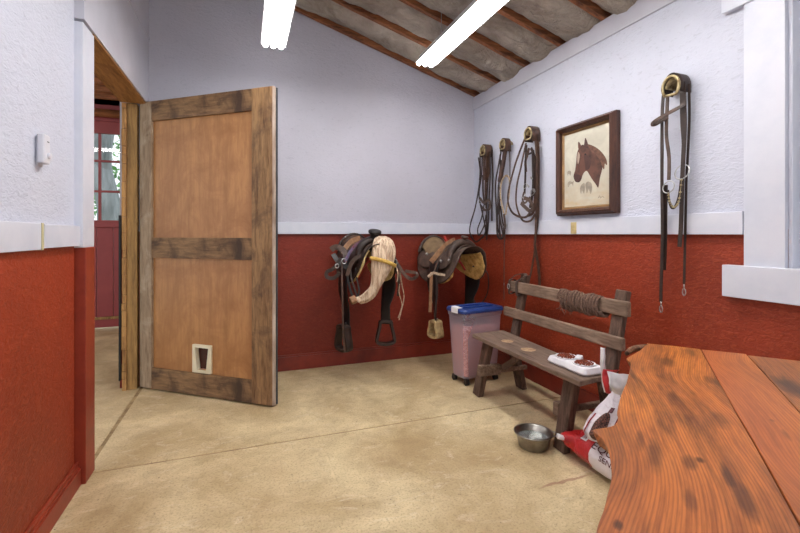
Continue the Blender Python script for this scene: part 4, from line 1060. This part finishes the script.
        bm = NB(); q = SP(0, ztop + 0.012); tube(bm, [q + hv * 0.02 + Vector((0, 0, 0.016)), q + hv * 0.026, q + hv * 0.02 - Vector((0, 0, 0.016))], 0.006, 8); obj('keeper_ring', bm, 'steel', s_, smooth=True)
    return t, W, surf, R
s1, W1_, sf1, R1 = make_saddle(0.94, 3.42, 1.075, 0.16, 0)
s2, W2_, sf2, R2 = make_saddle(1.735, 3.43, 1.050, 0.20, 1, 1.10)

# --- dressing of the first saddle
RWS = [(377, 385, 237, 3.24), (373.5, 392, 241, 3.20), (371.5, 395.5, 250, 3.17), (371, 394.5, 259, 3.16), (371, 391, 268, 3.16), (371.5, 386, 277, 3.165), (370.5, 380, 286, 3.17), (366, 374.5, 293, 3.18), (360, 368, 298, 3.19), (353, 361, 300, 3.20)]
bm = NB(); Ls = spline([BY(a, v + (0 if i < 7 else -1.5), Y) for i, (a, b, v, Y) in enumerate(RWS)], 4); Rs = spline([BY(b, v + (0 if i < 7 else 3), Y) for i, (a, b, v, Y) in enumerate(RWS)], 4)
def moh(a, b):
    i = int(round(a * (len(Ls) - 1))); p = Ls[i].lerp(Rs[i], b)
    return p + Vector((0, -0.045 * math.sin(PI * b) * (1 - 0.5 * a) + 0.0035 * math.sin(b * 60), 0))
grid(bm, moh, len(Ls), 60); thicken(bm, 0.010); ch_ = thing('corded_cinch', BY(378, 262, 3.2), 'cream corded cinch with a yellow band, draped over the horn of the dark saddle', 'cinch')
obj('cords', bm, 'mohair', ch_, smooth=True)
bm = NB(); strap(bm, [BY(370, 258, 3.145), BY(376, 259, 3.112), BY(384, 261, 3.098), BY(391, 263.5, 3.11), BY(396, 266, 3.145)], 0.030, 0.006, hint=(0, -1, 0)); obj('yellow_band', bm, 'yellowband', ch_, smooth=True)
bm = NB(); lathe(bm, [(0.030, -0.022), (0.032, -0.018), (0.032, 0.018), (0.030, 0.022), (0.022, 0.022), (0.022, -0.022), (0.030, -0.022)], BY(353, 300, 3.19), 20, Matrix.Rotation(1.2, 3, 'Y')); obj('leather_ring', bm, 'tan', ch_, smooth=False)
bm = NB(); tube(bm, [BY(395, 262, 3.15) + Vector((0.018 * math.cos(a), 0, 0.022 * math.sin(a))) for a in [i * PI / 4 for i in range(8)]], 0.004, 6, 3, True); obj('metal_ring', bm, 'steel', ch_, smooth=True)

def leather_on(parent, name, m, pts, Y, wd, th=0.005, hint=(0, -1, 0)):
    bm = NB(); strap(bm, [BY(u, v, y) for (u, v, y) in pts], wd, th, hint); return obj(name, bm, m, parent, smooth=False)
leather_on(s1, 'hanging_strap', 'leather_mid', [(342, 262, 3.22), (342, 280, 3.21), (342.5, 300, 3.2), (343, 325, 3.2), (344, 342, 3.2), (345, 352, 3.2)], 0, 0.014)
leather_on(s1, 'hanging_strap', 'leather_blk', [(346, 262, 3.24), (348, 280, 3.24), (352, 295, 3.23), (354, 300, 3.22)], 0, 0.016)
leather_on(s1, 'hanging_strap', 'leather', [(350, 262, 3.24), (351, 276, 3.22), (355, 290, 3.21), (358, 298, 3.2)], 0, 0.014)
leather_on(s1, 'rear_strap', 'leather', [(341, 258, 3.25), (334, 268, 3.25), (327, 272, 3.26), (327, 277, 3.26), (334, 278, 3.25), (340, 272, 3.24)], 0, 0.028)
leather_on(s1, 'cinch_billet', 'leather_mid', [(396, 262, 3.2), (400, 268, 3.18), (406, 276, 3.16), (412, 279, 3.15), (417, 276, 3.16), (416, 273, 3.2), (411, 272, 3.22), (405, 271, 3.24)], 0, 0.026)
leather_on(s1, 'blanket_edge', 'bluesaddle', [(345, 262, 3.24), (350, 252, 3.25), (356, 245, 3.28), (364, 240, 3.33), (371, 237, 3.36)], 0, 0.024)
leather_on(s1, 'saddle_string', 'tan', [(343, 254, 3.3), (346, 247, 3.32), (352, 241, 3.36), (360, 238, 3.4)], 0, 0.040)
leather_on(s1, 'saddle_string', 'leather_grey', [(347, 276, 3.22), (352, 262, 3.2), (360, 256, 3.19), (366, 257, 3.2)], 0, 0.03)
for pts in ([(398, 262), (400, 278), (399, 292), (402, 305), (398, 318)], [(400, 270), (402, 285), (404, 297), (401, 312), (399, 320)]):
    leather_on(s1, 'rope_tail', 'rope', [(u, v, 3.2) for u, v in pts], 0, 0.006, 0.006)
bm = NB(); tube(bm, [BY(344 + 2.2 * math.cos(a), 261 + 2.6 * math.sin(a), 3.2) for a in [i * PI / 4 for i in range(8)]], 0.004, 6, 3, True); tube(bm, [BY(337 + 1.8 * math.cos(a), 266 + 2.1 * math.sin(a), 3.22) for a in [i * PI / 4 for i in range(8)]], 0.004, 6, 3, True); obj('rigging_ring', bm, 'steel', s1, smooth=True)
leather_on(s1, 'breast_strap', 'leather_blk', [(333, 254, 3.3), (337, 260, 3.26), (344, 266, 3.23), (350, 268, 3.22)], 0, 0.035)
leather_on(s1, 'breast_strap', 'leather_grey', [(331, 250, 3.34), (336, 247, 3.33), (343, 250, 3.30), (347, 257, 3.26)], 0, 0.045)
leather_on(s1, 'hanging_strap', 'leather_blk', [(356, 268, 3.2), (357, 280, 3.2), (359, 290, 3.19), (357, 299, 3.19)], 0, 0.012)
leather_on(s1, 'saddle_string', 'rope', [(396, 266, 3.15), (398, 274, 3.14), (397, 282, 3.14)], 0, 0.007)
leather_on(s1, 'girth_strap', 'leather', [(395, 258, 3.18), (397, 270, 3.17), (399, 284, 3.2), (398, 296, 3.22)], 0, 0.02)
# --- dressing of the second saddle
leather_on(s2, 'tan_strap', 'tan', [(431, 262, 3.24), (436, 256, 3.23), (442, 249, 3.24), (449, 243, 3.27), (455, 240, 3.30)], 0, 0.045)
leather_on(s2, 'saddle_string', 'leather_grey', [(434, 272, 3.2), (437, 263, 3.2), (442, 255, 3.2), (448, 246, 3.22), (462, 240, 3.26)], 0, 0.014)
leather_on(s2, 'latigo_strap', 'tan', [(431.5, 272, 3.2), (431, 285, 3.2), (430.5, 300, 3.2), (430, 312, 3.2)], 0, 0.026)
leather_on(s2, 'latigo_strap', 'leather', [(436, 275, 3.2), (437, 290, 3.2), (436, 305, 3.2), (435, 318, 3.2)], 0, 0.016)
leather_on(s2, 'saddle_string', 'rope', [(428, 277, 3.19), (433, 273, 3.18), (438, 274, 3.18), (445, 275, 3.18)], 0, 0.020, 0.01)
leather_on(s2, 'hobble_strap', 'leather', [(483, 268, 3.3), (488, 275, 3.28), (488, 290, 3.27), (484, 300, 3.27), (478, 306, 3.28), (474, 300, 3.3)], 0, 0.010)
for u, v in ((427, 254), (441, 261), (449, 260)):
    bm = NB(); c = BY(u, v, 3.2); lathe(bm, [(0.0, -0.004), (0.012, -0.003), (0.010, 0.004), (0, 0.006)], c, 12, Matrix.Rotation(PI / 2, 3, 'X'))
    obj('concho', bm, 'steel', s2, smooth=True)
# racks
RK = {}
for (cx, z, lab) in ((0.94, 1.0, 'red painted saddle rack arm under the dark saddle with the cinch'), (1.735, 0.985, 'red painted saddle rack arm under the dusty brown saddle')):
    rk = thing('saddle_rack', (cx, YB, z - 0.25), lab, 'rack', 'red saddle racks')
    bm = NB(); box(bm, (cx - 0.02, 3.28, z - 0.05), (cx + 0.02, YB - 0.001, z - 0.01)); obj('arm', bm, 'redmetal', rk, bevel=0.004)
    bm = NB(); bar(bm, (cx, YB - 0.02, z - 0.26), (cx, 3.42, z - 0.055), 0.03, 0.02); obj('strut', bm, 'redmetal', rk)
    if cx > 1.5:
        bm = NB(); bar(bm, BY(444.5, 236, 3.40), BY(450, 248, 3.33), 0.022, 0.006); obj('red_strap', bm, 'redmetal', rk)
    bm = NB(); tube(bm, [(cx - 0.075, 3.30, z - 0.12), (cx - 0.02, 3.29, z - 0.05), (cx + 0.02, 3.29, z - 0.05), (cx + 0.075, 3.30, z - 0.12)], 0.009, 8); obj('cross_arm', bm, 'redmetal', rk, smooth=True)

# ================================================================== BRIDLES
def hanger(u, v, off, r, label):
    c = RW(u, v, off); t = thing('bridle_hanger', (XR, c.y, c.z), label, 'hanger', 'brass bridle hangers')
    bm = NB(); pts = [Vector((XR - off - 0.006, c.y - r * math.cos(a), c.z + r * 1.2 * math.sin(a))) for a in [(-0.95 + i * 0.245) for i in range(21)] if a < 4.1]
    sweep(bm, pts, circ(r * 0.17, 8, r * 0.16), hint=(-1, 0, 0)); tube(bm, [pts[0], pts[-1]], r * 0.16, 8, 1)
    obj('horseshoe', bm, 'brass', t, smooth=True)
    bm = NB(); f = [Vector((0, c.y - r * 0.85 * math.cos(a), c.z + r * 1.0 * math.sin(a))) for a in [i * PI / 12 for i in range(13)]]
    def ff(a, b): p = f[int(round(a * 12))]; return Vector((XR - 0.002 - (off - 0.004) * b, p.y, p.z))
    grid(bm, ff, 13, 4); thicken(bm, 0.004); obj('bracket', bm, 'brass', t, smooth=True)
    return c, r
def crown(c, r, off, m, parent, drop=0.07, d0=0.12, d1=0.99):
    """leather crownpiece draped over a hanger"""
    bm = NB()
    prof = [Vector((0, c.y + r * 1.12, c.z - drop))] + [Vector((0, c.y + r * 1.12 * math.cos(a), c.z + r * 1.62 * math.sin(a))) for a in [i * PI / 12 for i in range(13)]] + [Vector((0, c.y - r * 1.12, c.z - drop * 1.2))]
    n = len(prof)
    def f(a, b):
        p = prof[int(round(a * (n - 1)))]; edge = 0.25 * off if a in (0, 1) else 0
        return Vector((XR - off * (d0 + (d1 - d0) * b) , p.y, p.z))
    grid(bm, f, n, 5); thicken(bm, 0.005); return obj('crownpiece', bm, m, parent, smooth=True)
def bridle(name, base, label, straps, rings, cat='bridle', group='bridles hanging on the white wall', extra=None):
    t = thing(name, base, label, cat, group)
    for nm, m, wd, off, pts in straps:
        bm = NB(); n = len(pts)
        P = [RW(p[0], p[1], (p[2] if len(p) > 2 else off)) for p in pts]
        strap(bm, P, wd * 1.25, 0.005); obj(nm, bm, m, t)
    for (u, v, r, off) in rings:
        c = RW(u, v, off); bm = NB(); tube(bm, [c + Vector((0.25 * r * math.sin(a), r * math.cos(a), r * math.sin(a))) for a in [i * PI / 5 for i in range(10)]], 0.003, 6, 3, True); obj('bit_ring', bm, 'steel', t, smooth=True)
    return t
def clip(parent, u, v, off, s=0.018):
    c = RW(u, v, off); bm = NB(); tube(bm, [c + Vector((0, 0.45 * s * math.cos(a), s * math.sin(a))) for a in [i * PI / 4 for i in range(8)]], 0.0032, 6, 3, True); tube(bm, [c + EZ * s, c + EZ * (s * 2.2)], 0.004, 6, 1); obj('snap_clip', bm, 'steel', parent, smooth=True)
L_, D_, T_, G_ = 'leather_mid', 'leather', 'tan', 'leather_grey'
# fourth, the one apart from the rest
c, r = hanger(671.5, 87, 0.085, 0.046, 'brass horseshoe hanger holding the lone bridle by the window')
b4 = bridle('bridle', (XR, c.y, 0.85), 'long dark bridle with two snap clips, hanging alone between picture and window',
    [('cheekpiece', G_, 0.014, .07, [(667.6, 96), (666.3, 133), (669, 157), (668.8, 180)]),
     ('cheekpiece', D_, 0.017, .06, [(683.4, 82), (684.4, 110), (684.4, 133), (682.7, 170), (682, 190), (681, 226), (679.5, 247)]),
     ('browband', L_, 0.014, .075, [(685, 104, .07), (678, 108, .085), (665, 115, .1), (655, 121, .11), (652, 124.5, .10), (656, 124, .09), (668, 117, .07)]),
     ('rein', D_, 0.013, .07, [(664.0, 90), (662.3, 110), (662, 150), (662, 189), (662.4, 232), (661, 290), (661, 302)]),
     ('rein', D_, 0.020, .055, [(665.5, 185), (665, 211), (664.6, 245), (663.6, 270)]),
     ('rein', D_, 0.009, .04, [(689, 84), (689.3, 120), (687.5, 160), (686.3, 182), (685, 242), (684, 284)]),
     ('throat_strap', D_, 0.009, .05, [(681, 88), (681.5, 120), (683, 150), (680, 190), (676, 205), (672, 208), (669, 200), (668, 190)])],
    [(668.5, 187, 0.032, .075), (682, 172, 0.038, .065)])
crown(c, r, 0.085, D_, b4, 0.03); clip(b4, 661, 309, .07); clip(b4, 684, 292, .04)
bm = NB(); pts = [RW(u, v, .08) for u, v in ((668.5, 193), (669.5, 201), (673, 207), (677, 205), (679.5, 198), (681.5, 180))]
tube(bm, pts, 0.0015, 6)
for i, p in enumerate(spline(pts, 3)): lathe(bm, [(0, -.005), (.006, -.002), (.006, .002), (0, .005)], p, 8)
obj('curb_chain', bm, 'brass', b4)
# first
c, r = hanger(483, 151, 0.085, 0.040, 'brass horseshoe hanger nearest the corner')
b1 = bridle('bridle', (XR, c.y, 1.15), 'brown bridle nearest the room corner with a wide hanging rein loop',
    [('rein', D_, 0.013, .07, [(480, 153), (480, 178), (475.6, 206), (470.6, 223.5), (470, 233), (475, 241.5), (480.5, 239), (485.4, 232), (486.8, 212), (486, 195)]),
     ('rein', D_, 0.011, .06, [(484, 205), (481.5, 218), (477.7, 229), (479, 235), (484, 226), (486, 215)]),
     ('cheekpiece', L_, 0.030, .07, [(484, 154), (484, 170), (484.5, 180)]),
     ('cheekpiece', L_, 0.034, .05, [(488, 152), (488, 172), (486.5, 182)]),
     ('cheekpiece', D_, 0.020, .07, [(483, 175), (483, 190), (484.5, 205)]),
     ('cheekpiece', L_, 0.024, .06, [(486, 152), (486.5, 165), (485.5, 188), (486.5, 208)]),
     ('rein', D_, 0.012, .06, [(482, 156), (481.5, 175), (479, 195), (482.5, 214), (485, 226), (486, 236)]),
     ('rein', D_, 0.012, .05, [(489.5, 152), (490, 175), (489, 200), (488, 225), (486.5, 240)]),
     ('cheekpiece', D_, 0.014, .05, [(488, 178), (487, 195), (486.8, 215), (486.5, 236)]),
     ('throat_strap', D_, 0.014, .035, [(492, 150), (492.8, 178), (492, 205), (491.8, 221)]),
     ('noseband', G_, 0.018, .08, [(480, 198), (484, 203), (489, 200), (490, 208), (485, 210), (481, 206)]),
     ('browband', D_, 0.010, .08, [(479, 160), (478.5, 158), (480, 170), (479.5, 180)])],
    [(480.5, 201, 0.026, .075), (488.5, 206, 0.026, .06)])
crown(c, r, 0.085, L_, b1, 0.05)
# second
c, r = hanger(502.8, 145, 0.085, 0.038, 'brass horseshoe hanger second from the corner')
b2 = bridle('bridle', (XR, c.y, 0.75), 'narrow bridle with a pale cord noseband and a long thin lead, second from the corner',
    [('cheekpiece', L_, 0.034, .07, [(504.5, 150), (503, 162), (500.5, 174), (499, 182)]),
     ('rein', D_, 0.014, .07, [(501, 152), (498, 168), (495.5, 185), (496.5, 212), (497, 232), (499.5, 238.5), (503, 236), (500.5, 222), (498, 205), (498.5, 185)]),
     ('rein', D_, 0.012, .05, [(501, 160), (499, 180), (498, 200), (497.5, 225), (500, 236)]),
     ('rope_noseband', 'rope', 0.013, .075, [(503.8, 213), (501, 200), (500.5, 188), (502.8, 179), (506.5, 175.6), (509.5, 180), (509, 194), (507, 206), (505.5, 215)]),
     ('throat_strap', 'leather_grey', 0.007, .04, [(509.2, 150), (510, 165), (509.8, 180), (509, 190)]),
     ('lead', G_, 0.006, .05, [(505, 222), (505, 232), (504.2, 250), (504, 283), (504, 300)]),
     ('cheekpiece', L_, 0.022, .05, [(506.5, 149), (504.5, 162), (502, 176), (500, 190)]),
     ('rein', D_, 0.012, .06, [(500, 155), (500.5, 180), (499.5, 205), (499.5, 228), (501.5, 238), (504, 232), (502, 218), (500.5, 206)]),
     ('keeper', G_, 0.020, .07, [(503.8, 214), (504.8, 221), (505, 229)])],
    [(505, 226, 0.018, .06)])
crown(c, r, 0.085, L_, b2, 0.05, 0.35, 1.02); clip(b2, 504, 284, .045, 0.012)
# third
c, r = hanger(528.5, 134.5, 0.085, 0.042, 'brass horseshoe hanger nearest the picture')
b3 = bridle('bridle', (XR, c.y, 0.85), 'brown bridle with wide looping reins reaching down to the bench, nearest the picture',
    [('rein', L_, 0.014, .08, [(525, 138), (516.3, 161), (509.7, 185), (507.8, 200), (511.6, 211.5), (519, 216.6), (526, 217), (530, 212)]),
     ('rein', L_, 0.013, .07, [(526, 143), (521, 167), (517, 185), (516.3, 204), (522, 219.5), (530, 221), (535, 214)]),
     ('cheekpiece', D_, 0.015, .07, [(526.5, 145), (525.6, 160), (525.3, 176), (524.5, 194)]),
     ('cheekpiece', D_, 0.020, .06, [(532.8, 150), (533, 165), (533.2, 187), (530, 208)]),
     ('throat_strap', L_, 0.022, .035, [(537, 134), (538.4, 157), (538.3, 190), (537.8, 217), (535, 240), (535.5, 250), (538.5, 268), (540, 292)]),
     ('rein', L_, 0.015, .055, [(535.5, 140), (537, 160), (536.5, 200), (535.5, 235), (534.5, 252), (531, 272), (529.5, 278)]),
     ('noseband', G_, 0.024, .085, [(521, 203), (525, 207), (530, 211), (533, 207), (529, 200), (524, 198)]),
     ('curb_strap', G_, 0.012, .08, [(524, 192), (522.5, 199), (525, 203), (530, 197)]),
     ('browband', D_, 0.012, .08, [(525, 150), (528, 154), (533, 152)]),
     ('cheekpiece', L_, 0.020, .07, [(529, 148), (527, 156), (525.5, 162), (526, 172)]),
     ('rein', L_, 0.016, .045, [(535, 136), (536.5, 155), (535.5, 180), (534.5, 205), (533, 213), (527, 216)]),
     ('cheekpiece', D_, 0.018, .055, [(531, 148), (534.5, 158), (535, 176), (533, 196)])],
    [(525, 186, 0.020, .075), (532.5, 192, 0.026, .07), (524, 196, 0.018, .08)])
crown(c, r, 0.085, L_, b3, 0.05)
bm = NB(); 
for u, v in ((531.5, 178), (534, 191), (528, 186)):
    c = RW(u, v, .075); obox(bm, c, (Vector((1, 0, 0)), Vector((0, .8, .6)), Vector((0, -.6, .8))), (0.006, 0.03, 0.014))
obj('bit_plates', bm, 'steel', b3)
